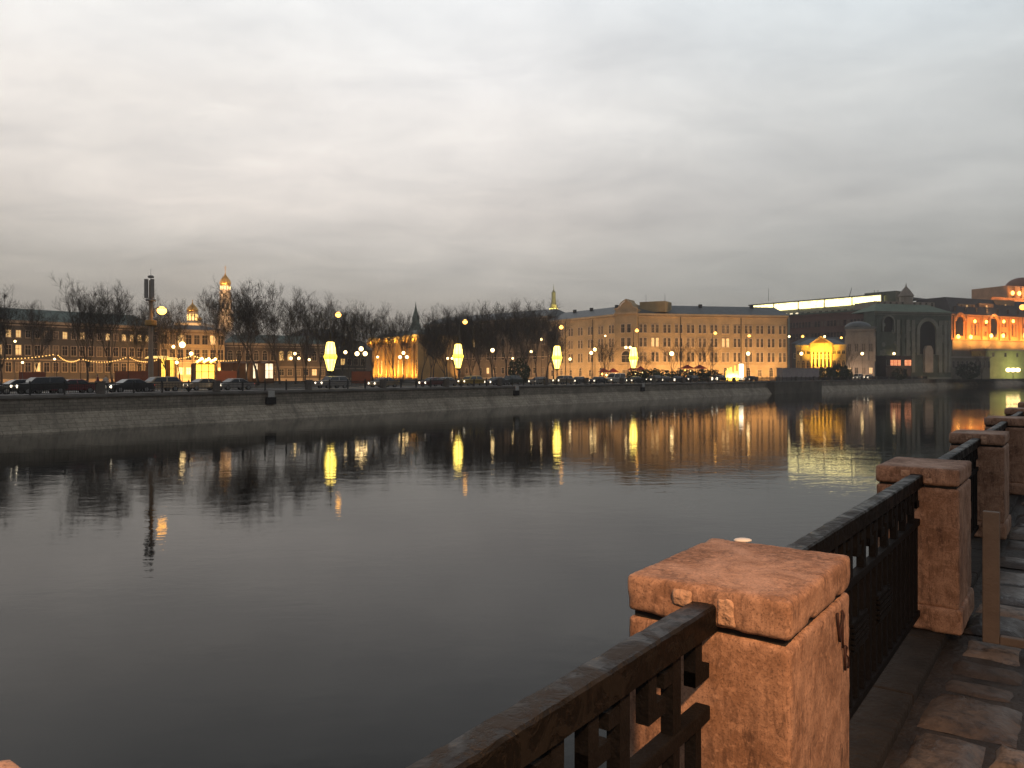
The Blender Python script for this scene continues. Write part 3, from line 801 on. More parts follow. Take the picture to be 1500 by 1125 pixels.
label_by_place([t for t in TREES if 'small' in t[1]['k']], lambda o: 'small bare street tree')
for _, o in TREES: del o['k']

# evergreen shrubs: leaf clumps through a rounded volume
LEAF = mat('dark_evergreen', (.035, .05, .025), .8, .5, 1.5)
def shrub_mesh(seed, n=900):
    R = random.Random(seed); b = MB()
    for _ in range(n):
        while True:
            p = Vector((R.uniform(-1, 1), R.uniform(-1, 1), R.uniform(-1, 1)))
            if p.length < 1: break
        p = p.normalized()*(p.length**.4); e = 1+.28*mn.noise(p*2+Vector((seed, 0, 0)))
        c = Vector((p.x*e, p.y*e, (p.z*.5+.5)*e)); u = Vector((R.gauss(0, 1), R.gauss(0, 1), R.gauss(0, 1))).normalized(); v = u.orthogonal().normalized(); s = R.uniform(.05, .11)
        b.quad(c-u*s, c-v*s*.6, c+u*s, c+v*s*.6)
    return b.mesh('foliage', LEAF)
SH = [shrub_mesh(1), shrub_mesh(2)]
stem = MB().tube((0, 0, 0), (0, 0, .5), .05, .03, 5).mesh('stem', BARK)
def shrub(px, d, y, w, lab, k=0, z=STREET):
    pos = W(px, d, z-.05); H = zat(y, d)-z
    o = thing('evergreen_shrub', lab, 'shrub', pos, px, 'evergreen shrubs on the far bank'); f = link('foliage', SH[k], o); f.scale = (w, w, H); link('stem', stem, o)
shrub(760, 180, 528, 2.6, 'round dark evergreen shrub left of the third glowing lantern')
shrub(1212, 236, 538, 3.0, 'wide evergreen shrub in front of the lit portico', 1)
shrub(1228, 238, 535, 3.2, 'tall evergreen shrub by the right corner of the lit portico')
shrub(1240, 240, 541, 2.0, 'low evergreen shrub between the lit portico and the white van', 1)
shrub(1418, 305, 533, 4.2, 'green hedge shrub below the orange lit building', 0)
shrub(1472, 340, 531, 5.0, 'green shrub before the green lit wall', 1)
shrub(1318, 268, 539, 2.4, 'dark shrub below the red lit windows', 1)
for i, px in enumerate((935, 955, 975, 1000, 1023, 1040)):
    shrub(px, 176+i*4, 543-(i % 2)*2, 2.8, f'low dark shrub behind the far road, {ORD[i]} one right of the fourth glowing lantern', i % 2)

# ------------------------------------------------------------------ cars
TYRE = mat('tyre', (.015, .015, .015), .8); GLASS = mat('dark_car_glass', (.02, .022, .025), .12, .1, 1, spec=.6)
HEAD = glow('headlight', (1, .86, .62), 5); TAIL = glow('taillight', (1, .05, .02), 2.5)
def car_meshes(kind):
    if kind == 'sedan':
        Lh = 2.25; low = [(-2.25, .35), (-2.22, .72), (-2.1, .84), (-1.15, .95), (1.25, .98), (2.1, .93), (2.25, .75), (2.25, .35)]; top = [(-1.2, .94), (-.45, 1.40), (.75, 1.43), (1.55, .97)]
    elif kind == 'suv':
        Lh = 2.3; low = [(-2.3, .42), (-2.28, .85), (-2.1, 1.0), (-1.25, 1.08), (2.2, 1.1), (2.3, .9), (2.3, .42)]; top = [(-1.3, 1.07), (-.65, 1.62), (1.7, 1.66), (2.15, 1.09)]
    else:
        Lh = 2.6; low = [(-2.6, .4), (-2.58, .9), (-2.4, 1.1), (-1.9, 1.2), (2.55, 1.2), (2.6, .4)]; top = [(-1.95, 1.19), (-1.2, 2.05), (2.4, 2.1), (2.52, 1.19)]
    b = MB(); w = .88
    for z in (0,):
        n = len(low); vs = []
        for y, k in ((-w, 1), (w, 1)): vs += [(x, y, zz) for x, zz in low]
        b.add(vs, [(i, (i+1) % n, n+(i+1) % n, n+i) for i in range(n)] + [tuple(range(n-1, -1, -1)), tuple(range(n, 2*n))])
        n = len(top); vs = []
        for s in (-1, 1): vs += [(x, s*(.84 if i in (0, n-1) else .66), zz) for i, (x, zz) in enumerate(top)]
        b.add(vs, [(i, (i+1) % n, n+(i+1) % n, n+i) for i in range(n)] + [tuple(range(n-1, -1, -1)), tuple(range(n, 2*n))])
    body = b.mesh('body', mat('car_silver', (.30, .28, .26), .3, .03, 1))
    g = MB()
    a0, a1, a2, a3 = top
    def P(x, z, s):                       # a point on the slanted side glass
        f = (z-a0[1])/(a1[1]-a0[1]); return (x, s*(.84-.18*f+.012), z)
    zl, zh = a0[1]+.04, a1[1]-.07
    def xf(z): return a0[0]+(a1[0]-a0[0])*(z-a0[1])/(a1[1]-a0[1])
    def xb(z): return a3[0]+(a2[0]-a3[0])*(z-a3[1])/(a2[1]-a3[1])
    mid = (a1[0]+a2[0])/2
    for s in (-1, 1):
        for u0, u1 in ((0, .47), (.53, 1)):
            q = []
            for z, u in ((zl, u0), (zl, u1), (zh, u1), (zh, u0)):
                x = (xf(z)+.12)+(xb(z)-.12-xf(z)-.12)*u; q.append(P(x, z, s))
            g.quad(*q)
    for (p0, p1, sg) in ((a0, a1, -1), (a3, a2, 1)):
        q = []
        for f, s in ((.1, -1), (.1, 1), (.88, 1), (.88, -1)):
            q.append((p0[0]+(p1[0]-p0[0])*f+sg*.015, s*(.84-.18*f-.08), p0[1]+(p1[1]-p0[1])*f+.012))
        g.quad(*q)
    glass = g.mesh('windows', GLASS)
    wh = MB(); wh.lathe([(.05, -.10), (.30, -.10), (.34, -.06), (.34, .06), (.30, .10), (.05, .10)], 14)
    wh.v = [(x, z, y) for x, y, z in wh.v]; wheel = wh.mesh('wheel', TYRE)
    rm = MB(); rm.lathe([(.03, -.115), (.2, -.112), (.21, -.105), (.21, .105), (.2, .112), (.03, .115)], 12); rm.v = [(x, z, y) for x, y, z in rm.v]
    rim = rm.mesh('rim', mat('wheel_rim', (.3, .3, .3), .3, .1, 4, metal=.8))
    return body, glass, wheel, rim, Lh, low
CARM = {k: car_meshes(k) for k in ('sedan', 'suv', 'van')}
hl = MB().ball((0, 0, 0), .15, 8, 6).mesh('headlight', HEAD, True); tl = MB().cbox((0, 0, 0), (.05, .30, .16)).mesh('taillight', TAIL)
PAINT = {'black': (.012, .012, .014), 'dark red': (.13, .012, .015), 'silver': (.30, .29, .27), 'beige': (.36, .27, .17), 'white': (.62, .60, .56), 'yellow': (.50, .32, .04), 'grey': (.10, .10, .105), 'dark blue': (.015, .025, .05), 'dark green': (.02, .04, .03)}
def car(px, off, kind, col, lab, away=False, lit=True, bright=1.0):
    pos, a = on_bank(px, off, STREET)
    body, glass, wheel, rim, Lh, low = CARM[kind]
    m = mat('car_'+col.replace(' ', '_'), PAINT[col], .3, .03, 1, spec=.6)
    o = thing('car' if kind != 'van' else 'van', lab, 'car' if kind != 'van' else 'van', pos, a + (PI if away else 0), 'vehicles on the far quay road')
    bo = link('body', body, o, None, 0, m); bevel(bo, .07, 2, 30)
    link('windows', glass, o)
    for x in (-Lh*.62, Lh*.60):
        for y in (-.78, .78):
            w_ = link('wheel', wheel, o, (x, y, .34)); link('rim', rim, w_)
    hh = .66 if kind == 'sedan' else .8
    for y in (-.62, .62):
        if lit:
            h = link('headlight', hl, o, (-Lh-.0, y, hh)); h.scale = (.6*bright, bright, bright)
        link('taillight', tl, o, (Lh+.0, y, hh+.08))
    return o
for c in ((28, 9, 'sedan', 'black', 'black car, nearest the left frame edge'), (60, 7.5, 'suv', 'black', 'black estate car whose headlight shines, left of the dark red car'), (105, 7.5, 'sedan', 'dark red', 'dark red car behind the railing at the left'),
          (190, 7.5, 'sedan', 'black', 'black saloon with a lit headlight beside the antenna mast'), (233, 9, 'suv', 'beige', 'beige estate car right beside the antenna mast'),
          (298, 11, 'sedan', 'beige', 'beige car in orange light before the market kiosk'), (343, 9, 'sedan', 'silver', 'silver saloon below the gold-domed bell tower'),
          (487, 8, 'suv', 'silver', 'silver car right below the first glowing lantern'), (562, 8, 'sedan', 'beige', 'beige saloon in front of the yellow lit pillared hall'), (634, 8, 'sedan', 'dark red', 'dark red saloon left of the second glowing lantern'),
          (652, 11, 'sedan', 'silver', 'silver saloon just left of the second glowing lantern'), (690, 8, 'suv', 'yellow', 'yellow car just right of the second glowing lantern'), (727, 8, 'sedan', 'grey', 'grey saloon midway between the second and third glowing lanterns'),
          (748, 10, 'suv', 'dark green', 'dark green estate car beside the round evergreen shrub'), (790, 9, 'sedan', 'silver', 'silver saloon left of the third glowing lantern'), (825, 7, 'suv', 'beige', 'beige estate car below the third glowing lantern'),
          (848, 9, 'sedan', 'grey', 'grey saloon just right of the third glowing lantern'), (876, 8, 'sedan', 'dark blue', 'dark blue saloon between the third and fourth glowing lanterns'), (902, 8, 'van', 'white', 'white van with bright headlights left of the fourth glowing lantern')):
    car(*c)
for px, off, k, col, lab, br in ((930, 8, 'sedan', 'black', 'black saloon below the fourth glowing lantern', 1), (958, 9, 'suv', 'black', 'black estate car just right of the fourth glowing lantern', 1.3), (974, 8, 'sedan', 'grey', 'grey saloon with headlights, left of the long red awning', 1.5),
                       (992, 8, 'sedan', 'dark blue', 'dark blue saloon below the long red awning', 1.8), (1012, 9, 'suv', 'black', 'black estate car right below the long red awning', 1.2), (1053, 8, 'suv', 'grey', 'grey car with the most glaring headlights, by the yellow pavilion', 2.3),
                       (1100, 8, 'sedan', 'black', 'black saloon before the orange block, past the yellow pavilion', .8), (1190, 9, 'sedan', 'grey', 'grey saloon left below the lit portico', 1.2), (1198, 11, 'sedan', 'silver', 'silver saloon right below the lit portico', 1.2),
                       (1257, 10, 'van', 'white', 'white van below the pale grey mansion', 1.5), (1272, 8, 'suv', 'black', 'black estate car just right of the white van', 1.9), (1331, 9, 'van', 'white', 'white van with glaring headlights under the dark green facade', 1.9),
                       (1388, 9, 'sedan', 'grey', 'grey saloon right of the great dark arch', 1.8), (1402, 10, 'sedan', 'yellow', 'yellow taxi below the left end of the orange lit building', 1.4), (1420, 9, 'sedan', 'black', 'black saloon below the middle of the orange lit building', 1.8),
                       (1432, 10, 'sedan', 'silver', 'silver saloon below the orange lit building', 1.3), (1450, 9, 'suv', 'black', 'black estate car before the pale retaining wall', 2.1), (1470, 10, 'sedan', 'grey', 'grey saloon left of the bright green wall lamp', 1.9),
                       (1477, 8, 'suv', 'dark blue', 'dark blue car right below the bright green wall lamp', 2.1), (1495, 9, 'sedan', 'black', 'black saloon at the right frame edge of the far road', 2.0)):
    car(px, off, k, col, lab, False, True, br)

# ------------------------------------------------------------------ people on the far pavement
def person(px, off, lab, top, leg, h=1.72, rz=0.0):
    pos, a = on_bank(px, off, STREET+.11); k = h/1.75
    J = [((0, 0, .95), .15), ((0, 0, 1.2), .15), ((0, 0, 1.42), .13), ((0, 0, 1.52), .06), ((0, .01, 1.58), .075), ((0, .015, 1.67), .10), ((0, 0, 1.74), .06),
         ((-.10, 0, .90), .10), ((-.12, .06, .5), .07), ((-.12, -.02, .08), .05), ((-.12, .12, .04), .04), ((.10, 0, .90), .10), ((.12, -.05, .5), .07), ((.12, -.16, .08), .05), ((.12, -.04, .04), .04),
         ((-.19, 0, 1.42), .075), ((-.25, -.03, 1.15), .055), ((-.24, .07, .90), .042), ((-.23, .1, .80), .04), ((.19, 0, 1.42), .075), ((.25, .02, 1.15), .055), ((.24, .10, .90), .042), ((.23, .13, .80), .04)]
    E = [(0, 1), (1, 2), (2, 3), (3, 4), (4, 5), (5, 6), (0, 7), (7, 8), (8, 9), (9, 10), (0, 11), (11, 12), (12, 13), (13, 14), (2, 15), (15, 16), (16, 17), (17, 18), (2, 19), (19, 20), (20, 21), (21, 22)]
    me = bpy.data.meshes.new('person'); me.from_pydata([tuple(c*k for c in j) for j, _ in J], E, [])
    o = tag(bpy.data.objects.new('person', me), lab, 'person', 'people by the far railing'); COL.objects.link(o); place(o, pos, rz)
    sk = o.modifiers.new('skin', 'SKIN'); sv = me.skin_vertices[0].data
    for i, (_, r) in enumerate(J): sv[i].radius = (r*k, r*k)
    sv[0].use_root = True
    ss = o.modifiers.new('round', 'SUBSURF'); ss.levels = 1; ss.render_levels = 1
    m = bpy.data.materials.new('winter_clothes'); t = NT(m); v = t.new('ShaderNodeTexCoord'); sp = t.new('ShaderNodeSeparateXYZ'); t.link(v.outputs['Object'], sp.inputs[0])
    z = t.math('DIVIDE', sp.outputs[2], 1.8*k); r_ = t.ramp(z, [(0, leg), (.50, top), (.86, (.42, .27, .19)), (.925, (.03, .02, .015))]); r_.node.color_ramp.interpolation = 'CONSTANT'
    t.out(r_, .8); me.materials.append(m); return o
person(155, 3.2, 'person in a pale coat walking between the dark red and black cars', (.50, .44, .38), (.03, .03, .035), 1.7, .6)
person(143, 3.4, 'person in a dark red jacket walking beside the dark red car', (.16, .03, .03), (.02, .02, .025), 1.75, 2.0)
person(1128, 3.4, 'person in a dark coat standing by the railing right of the yellow pavilion', (.03, .03, .035), (.02, .02, .02), 1.8, 1)
person(1141, 3.2, 'person in a grey coat near the pale concrete block', (.2, .19, .18), (.02, .02, .02), 1.7, 3)
# ------------------------------------------------------------------ buildings
PANE = mat('dark_window_glass', (.018, .018, .02), .12, .2, 1, spec=.6)
LITW = glow('lit_window', (1, .55, .13), 1.15, 1.1); LITC = glow('lit_window_white', (1, .82, .5), 1.8, 1.4); LITO = glow('lit_window_red', (1, .25, .05), 1.6, 1.2)
ROOFG = mat('grey_sheet_roof', (.13, .145, .15), .5, .2, .5); ROOFGR = mat('green_sheet_roof', (.075, .12, .095), .6, .25, .4); ROOFD = mat('dark_roof', (.035, .035, .04), .6, .2, .5)
def plaster(name, c, var=.20): return mat(name, c, .85, var, .28, bump=.25, bscale=3)
FRAMEW = plaster('pale_window_frame', (.64, .52, .40)); TRIM = plaster('pale_trim', (.46, .36, .26))
WC = {}; PR = random.Random(5)
PANES = [PANE, PANE, PANE, mat('dim_window_glass', (.05, .046, .042), .2, .3, 1, spec=.5), mat('curtained_window', (.16, .13, .10), .5, .35, 2, spec=.4)]
def win_meshes(w, h, kind, fm):
    key = (round(w, 2), round(h, 2), kind, fm.name)
    if key in WC: return WC[key]
    f = MB(); p = MB(); t = .14
    def one(x0, x1):
        f.box(x0-t, x0, -.12, .02, -.05, h+t); f.box(x1, x1+t, -.12, .02, -.05, h+t); f.box(x0, x1, -.12, .02, h, h+t); f.box(x0-.02-t, x1+.02+t, -.2, .02, -.2, -.052)
        f.box((x0+x1)/2-.035, (x0+x1)/2+.035, -.07, .0, 0, h); f.box(x0, (x0+x1)/2-.036, -.065, .0, h*.62, h*.62+.06); f.box((x0+x1)/2+.036, x1, -.065, .0, h*.62, h*.62+.06)
        p.box(x0, x1, -.03, .03, 0, h)
    if kind == 'pair':
        g = w*.15; one(-w/2, -g); one(g, w/2)
    elif kind == 'arch':
        one(-w/2, w/2); n = 8; r = w/2
        pts = [(-r, h)] + [(-r*math.cos(PI*k/n), h+r*math.sin(PI*k/n)) for k in range(n+1)]
        p.prism([(-r*math.cos(PI*k/n), h+t+.001+r*.9*math.sin(PI*k/n)) for k in range(n+1)], -.04, .03)
        for k in range(n):
            a, b = PI*k/n, PI*(k+1)/n
            f.add([(-r*math.cos(u)*q, y, h+t+r*math.sin(u)*q) for q in (1.0, 1.22) for y in (-.13, .02) for u in (a, b)], [(0,1,5,4),(2,6,7,3),(0,4,6,2),(1,3,7,5),(4,5,7,6),(0,2,3,1)])
    else: one(-w/2, w/2)
    WC[key] = (f.mesh('window', fm), p.mesh('pane', PANE)); return WC[key]
def window(o, x, z, w, h, kind='one', lit=None, fm=None, y=0.0, rz=0.0):
    fme, pme = win_meshes(w, h, kind, fm or FRAMEW)
    f = link('window', fme, o, (x, y, z), rz); link('pane', pme, f, None, 0, lit or PR.choice(PANES)); return f
def base(name, label, pa, da, pb, db, z=STREET, cat='building'):
    A, B = W(pa, da, z), W(pb, db, z); L = (B-A).length
    return thing(name, label, cat, A, math.atan2(B.y-A.y, B.x-A.x)), L
def hip(b, x0, x1, y0, y1, z, h, over=.5, inset=None):
    x0 -= over; x1 += over; y0 -= over; y1 += over; i = inset if inset is not None else (y1-y0)/2; ym = (y0+y1)/2
    return b.add([(x0,y0,z),(x1,y0,z),(x1,y1,z),(x0,y1,z),(x0+i,ym,z+h),(x1-i,ym,z+h)], [(0,1,5,4),(1,2,5),(2,3,4,5),(3,0,4),(0,3,2,1)])
def flood(o, x, y, z, tx, ty, tz, e, col, size=(2, .3)):
    M = Matrix.Translation(o.location) @ Matrix.Rotation(o.rotation_euler.z, 4, 'Z')
    return lamp(M @ Vector((x, y, z)), e, col, typ='AREA', target=M @ Vector((tx, ty, tz)), size=size)

# --- the orange block: a corner bay with two wings
OCH = plaster('ochre_plaster', (.54, .40, .24)); OCH2 = plaster('ochre_band', (.60, .46, .30))
corner_l, corner_r = W(904, 232), W(933, 229); right_end = W(1154, 238); left_end = W(803, 262)
ob = thing('apartment_block', 'long four storey orange plastered block with a gabled corner bay and paired windows', 'building', corner_r, 0)
Hw = zat(460, 232)-STREET
def wing(A, B, n, tag_lit=()):
    """one straight facade from A to B (left to right), as parts of the block"""
    A, B = Vector(A), Vector(B); L = (B-A).length; a = math.atan2(B.y-A.y, B.x-A.x); off = A-ob.location
    rt = Matrix.Translation(off) @ Matrix.Rotation(a, 4, 'Z')
    def put(nm, b, m):
        b.v = [tuple(rt @ Vector(v)) for v in b.v]; return b.build(nm, m, ob)
    put('wall', MB().box(0, L, 0, 13, 0, Hw), OCH)
    t = MB(); t.box(0, L, -.45, -.003, Hw-.55, Hw-.02); t.box(0, L, -.2, -.003, Hw-1.05, Hw-.75); t.box(0, L, -.14, -.003, 4.35, 4.62); t.box(0, L, -.08, -.003, 4.0, 4.2); t.box(0, L, -.16, -.003, 0, .9); t.box(0, L, -.08, -.003, 8.9, 9.02)
    put('cornice', t, OCH2)
    put('roof', hip(MB(), 0, L, 0, 13, Hw, 3.0, .5, 1.5), ROOFG)
    st = L/n
    for i in range(n):
        x = st*(i+.5)
        for k, z in enumerate((5.6, 10.0, 14.1)):
            lit = None
            if (i, k) in tag_lit: lit = tag_lit[(i, k)]
            p = rt @ Vector((x, -.003, z)); window(ob, p.x, p.z, min(2.15, st*.62), (2.7, 2.5, 2.35)[k], 'pair', lit, None, p.y, a)
        p = rt @ Vector((x, -.003, 1.2)); window(ob, p.x, p.z, 1.15, 1.9, 'arch' if i % 2 else 'one', None, None, p.y, a)
    for x in (.25, L*.28, L*.68, L-.3):
        put('drainpipe', MB().tube((x, -.22, 0), (x, -.22, Hw-.9), .10, .10, 6), ROOFD)
    for x in (.2, .45, .8): put('chimney', MB().box(L*x, L*x+1.0, 5, 5.7, Hw+2.0, Hw+3.4), ROOFD)
    return rt, L
rtR, LR = wing(corner_r, right_end, 13, {(1, 1): LITW, (7, 1): LITW})
rtL, LL = wing(left_end, corner_l, 7)
# corner bay
a = math.atan2(corner_r.y-corner_l.y, corner_r.x-corner_l.x); o0 = corner_l-corner_r; bw = (corner_r-corner_l).length
rt = Matrix.Translation(o0) @ Matrix.Rotation(a, 4, 'Z')
def putc(nm, b, m):
    b.v = [tuple(rt @ Vector(v)) for v in b.v]; return b.build(nm, m, ob)
putc('corner_bay', MB().prism([(-.3, 0), (bw+.3, 0), (bw+.3, Hw+1.2), (bw*.86, Hw+1.5), (bw*.72, Hw+2.9), (bw*.56, Hw+3.5), (bw*.5, Hw+4.3), (bw*.44, Hw+3.5), (bw*.28, Hw+2.9), (bw*.14, Hw+1.5), (-.3, Hw+1.2)], -.8, 6), OCH)
putc('string_course', MB().box(-.5, bw+.5, -1.15, -.803, Hw-.2, Hw+.35), OCH2); putc('string_course', MB().box(-.4, bw+.4, -.98, -.803, 4.35, 4.62), OCH2); putc('string_course', MB().box(-.4, bw+.4, -.95, -.803, 8.95, 9.1), OCH2)
t = MB(); t.prism([(-.5, Hw+1.2), (bw*.12, Hw+1.52), (bw*.26, Hw+2.95), (bw*.5, Hw+3.9), (bw*.74, Hw+2.95), (bw*.88, Hw+1.52), (bw+.5, Hw+1.2), (bw+.5, Hw+1.5), (bw*.89, Hw+1.85), (bw*.76, Hw+3.25), (bw*.5, Hw+4.25), (bw*.24, Hw+3.25), (bw*.11, Hw+1.85), (-.5, Hw+1.5)], -1.1, -.803)
putc('bay_trim', t, OCH2)
for k, (z, h) in enumerate(((10.0, 2.5), (14.1, 2.4))):
    p = rt @ Vector((bw/2, -.803, z)); window(ob, p.x, p.z, 2.9, h, 'pair', None, None, p.y, a)
p = rt @ Vector((bw/2, -.803, 5.4)); window(ob, p.x, p.z, 2.6, 1.9, 'arch', None, None, p.y, a)
p = rt @ Vector((bw/2, -.803, .2)); window(ob, p.x, p.z, 2.2, 2.9, 'one', None, None, p.y, a)
pc0 = ob.location + rt @ Vector((bw/2, -8, .6)); lamp(pc0, 780, (1, .54, .18), typ='AREA', target=ob.location + rt @ Vector((bw/2, 0, 11)), size=(3.5, .6))
putc('attic', MB().box(bw*.9, bw+7.2, 4, 10, Hw+.5, Hw+3.6), plaster('attic_plaster', (.38, .30, .17)))
am = MB()
for q in ((bw+1.0, 5, Hw+3.6, 2.2), (bw+6.8, 5, Hw+3.6, 2.2), (bw+36, 6, Hw+2.5, 3.4)): am.tube(q[:3], (q[0], q[1], q[2]+q[3]), .06, .04, 4)
putc('aerial', am, FIRON)
for k in range(8):
    p = rtR @ Vector((LR*(k+.5)/8, -7.5, .5)); q_ = rtR @ Vector((LR*(k+.5)/8, 0, 9))
    lamp(ob.location+p, 760, (1, .54, .18), typ='AREA', target=ob.location+q_, size=(3.5, .6))
for k in range(5):
    p = rtL @ Vector((LL*(k+.7)/5, -7.5, .6)); q_ = rtL @ Vector((LL*(k+.7)/5, 0, 10))
    lamp(ob.location+p, 600, (1, .56, .21), typ='AREA', target=ob.location+q_, size=(3.5, .6))

# --- generic facade building
def facade(name, label, pa, da, pb, db, ytop, wall, roof, rows, depth=14, roof_h=2.5, trim=None, roof_inset=None, z=STREET, fl=None, flat=False, bays=None):
    o, L = base(name, label, pa, da, pb, db, z)
    H = zat(ytop, (da+db)/2)-z
    MB().box(0, L, 0, depth, 0, H).build('wall', wall, o)
    if trim:
        t = MB(); t.box(-.15, L+.15, -.4, -.003, H-.6, H-.02); t.box(-.05, L+.05, -.15, -.003, H-1.2, H-.95); t.box(-.05, L+.05, -.13, -.003, H*.36, H*.36+.25); t.box(-.05, L+.05, -.16, -.003, 0, .8)
        t.build('cornice', trim, o)
    if roof:
        b = MB()
        if flat: b.box(-.4, L+.4, -.5, depth+.4, H, H+roof_h)
        else: hip(b, 0, L, 0, depth, H, roof_h, .5, roof_inset)
        b.build('roof', roof, o)
    for (zf, w, h, n, kind, litf, lm) in rows:
        R = random.Random(int(pa*7+zf*100))
        for i in range(n):
            window(o, L*(i+.5)/n, H*zf, w, h, kind, lm if R.random() < litf else None, trim or FRAMEW, -.003)
    if fl:
        n, e, col, tz = fl
        for k in range(n):
            flood(o, L*(k+.5)/n, -5, .6, L*(k+.5)/n, 0, H*tz, e, col, (2.5, .5))
    return o, L, H
GREYP = plaster('grey_plaster', (.115, .10, .082)); GREYP2 = plaster('brown_grey_plaster', (.15, .115, .085)); PALE = plaster('pale_warm_plaster', (.34, .26, .17))
# left: the long official building behind the trees, its lit middle part, and the low house
facade('official_building', 'long grey building with a green roof and lit upper windows behind the left trees', -40, 168, 232, 200, 473, GREYP, ROOFGR, [(.18, 1.1, 2.0, 21, 'one', .12, LITW), (.45, 1.1, 2.1, 21, 'one', .05, LITW), (.73, .9, 1.5, 21, 'one', .30, LITW)], 16, 3.2, TRIM, 3, fl=(7, 190, (1, .50, .15), .35))
o, L, H = facade('official_building', 'three storey building lit warm at its windows below the small gold church dome', 234, 196, 329, 204, 483, PALE, ROOFD, [(.14, 1.2, 1.7, 8, 'one', .6, LITW), (.42, 1.3, 2.6, 8, 'one', .0, LITW), (.72, 1.3, 2.3, 8, 'one', .75, LITW)], 16, 1.6, TRIM, 5, fl=(4, 900, (1, .50, .13), .5))
facade('low_house', 'low dark house with a grey green roof behind the bare trees and white kiosks', 331, 214, 478, 225, 503, GREYP2, ROOFGR, [(.15, 1.2, 1.7, 12, 'one', .1, LITW), (.55, 1.2, 1.9, 12, 'arch', .3, LITW)], 14, 2.6, TRIM, 3, fl=(5, 160, (1, .55, .2), .4))
facade('dark_house', 'dark low house behind the trees right of the first glowing lantern', 478, 250, 536, 250, 512, GREYP, ROOFD, [(.5, 1.2, 1.9, 6, 'one', .15, LITW)], 12, 3.0, TRIM, 3)
# hall with tall lit pilasters
YEL = plaster('yellow_plaster', (.50, .32, .12))
o, L, H = facade('pillared_hall', 'yellow lit hall with a row of tall pilasters between the bare trees', 540, 318, 614, 282, 493, YEL, ROOFGR, [(.12, 1.1, 5.2, 12, 'one', .1, LITW)], 16, 2.6, TRIM, 4)
for i in range(13):
    x = L*i/12; MB().box(x-.4, x+.4, -.75, -.003, 0, H-1.3).build('pilaster', YEL, o)
for k in range(6):
    flood(o, L*(k+.5)/6, -2.6, .8, L*(k+.5)/6, 0, H*.8, 1500, (1, .50, .09), (3, .3))
    flood(o, L*(k+.5)/6, -1.6, H-1.9, L*(k+.5)/6, 0, H-.3, 420, (1, .58, .1), (3, .3))
# long grey-brown block behind the trees
facade('apartment_block', 'long grey brown block with a grey roof half hidden behind the bare trees', 622, 312, 802, 263, 470, plaster('dull_brown_plaster', (.20, .15, .105)), ROOFG, [(.10, 1.3, 2.0, 17, 'one', .12, LITW), (.33, 1.3, 2.6, 17, 'one', .06, LITW), (.56, 1.3, 2.4, 17, 'one', .04, LITW), (.78, 1.3, 2.2, 17, 'one', .04, LITW)], 14, 3, TRIM, 3, fl=(6, 420, (1, .58, .25), .5))

# --- right side
# modern building with a glowing glazed band
MODW = plaster('pale_green_cladding', (.27, .29, .24)); DARKR = plaster('red_brown_cladding', (.15, .085, .075))
o, L, H = facade('modern_building', 'large pale green building with a bright white band of light under its roof', 1100, 392, 1292, 338, 451.5, MODW, None, [], 40)
SB = glow('band_light', (1, .82, .32), 5, .9)
zb = H
for i in range(5):
    x0, x1 = L*i/5+.25, L*(i+1)/5-.25
    MB().box(x0, x1, -.4, 1.0, zb+.2, zb+3.3).build('glowing_band', SB, o)
MB().box(-.6, L+.6, -1.4, 40, zb+3.45, zb+3.95).build('roof', ROOFG, o)
t = MB()
for i in range(6): t.box(L*i/5-.24, L*i/5+.24, -.5, 1.1, zb+.02, zb+3.44)
t.build('mullion', ROOFG, o)
for i in range(22):
    window(o, L*(i+.5)/22, H-5.6, 1.5, 4.0, 'one', LITC if i in (6, 7, 8) else None, MODW, -.003)
MB().box(L-9, L+5, 2, 14, 0, zb+5.0).build('stair_tower', plaster('grey_green_tower', (.13, .15, .13)), o)
am = MB()
am.tube((L*.72, 6, zb+3.6), (L*.72+1.6, 6, zb+8.5), .14, .10, 4); am.tube((L*.9, 6, zb+3.6), (L*.9, 6, zb+6.4), .14, .1, 4); am.tube((L*.925, 6, zb+3.6), (L*.925, 6, zb+6.4), .14, .1, 4)
am.build('aerial', FIRON, o)
# red-brown block under it
o, L, H = facade('red_brown_block', 'dark red brown clad block under the glowing white roof band', 1157, 330, 1281, 300, 458.5, DARKR, ROOFGR, [(.80, .9, 2.2, 26, 'one', 0, LITW), (.62, .9, 2.2, 26, 'one', 0, LITW)], 20, .5, DARKR, flat=True)
# grey shed roofs behind the portico
facade('grey_house', 'grey house with a wide sheet roof behind the lit portico', 1160, 292, 1242, 284, 503, plaster('slate_plaster', (.10, .10, .10)), ROOFD, [(.6, 1.1, 1.6, 7, 'one', 0, LITW)], 16, 2.6, None, 4)
# portico mansion
YW = plaster('portico_plaster', (.62, .45, .20))
o, L = base('portico_mansion', 'small mansion with a floodlit yellow columned portico and pediment', 1166, 262, 1239, 256); D = 259
Hm_ = zat(505, D)-STREET; s = L/73
MB().box(0, L, 0, 12, 0, Hm_).build('wall', YW, o)
t = MB(); t.box(-.2, L+.2, -.35, -.003, Hm_-.9, Hm_-.02); t.build('cornice', YW, o)
hip(MB(), 0, L, 0, 12, Hm_, 2.2, .3, 4).build('roof', ROOFG, o)
x0, x1 = s*22, s*53; w_ = x1-x0
zE = Hm_*.80
MB().box(x0-.2, x1+.2, -2.2, -.36, zE, Hm_+.25).build('entablature', YW, o)
MB().prism([(x0-.5, Hm_+.25), (x1+.5, Hm_+.25), ((x0+x1)/2, Hm_+zat(490, D)-zat(502, D))], -2.35, 1.0).build('pediment', YW, o)
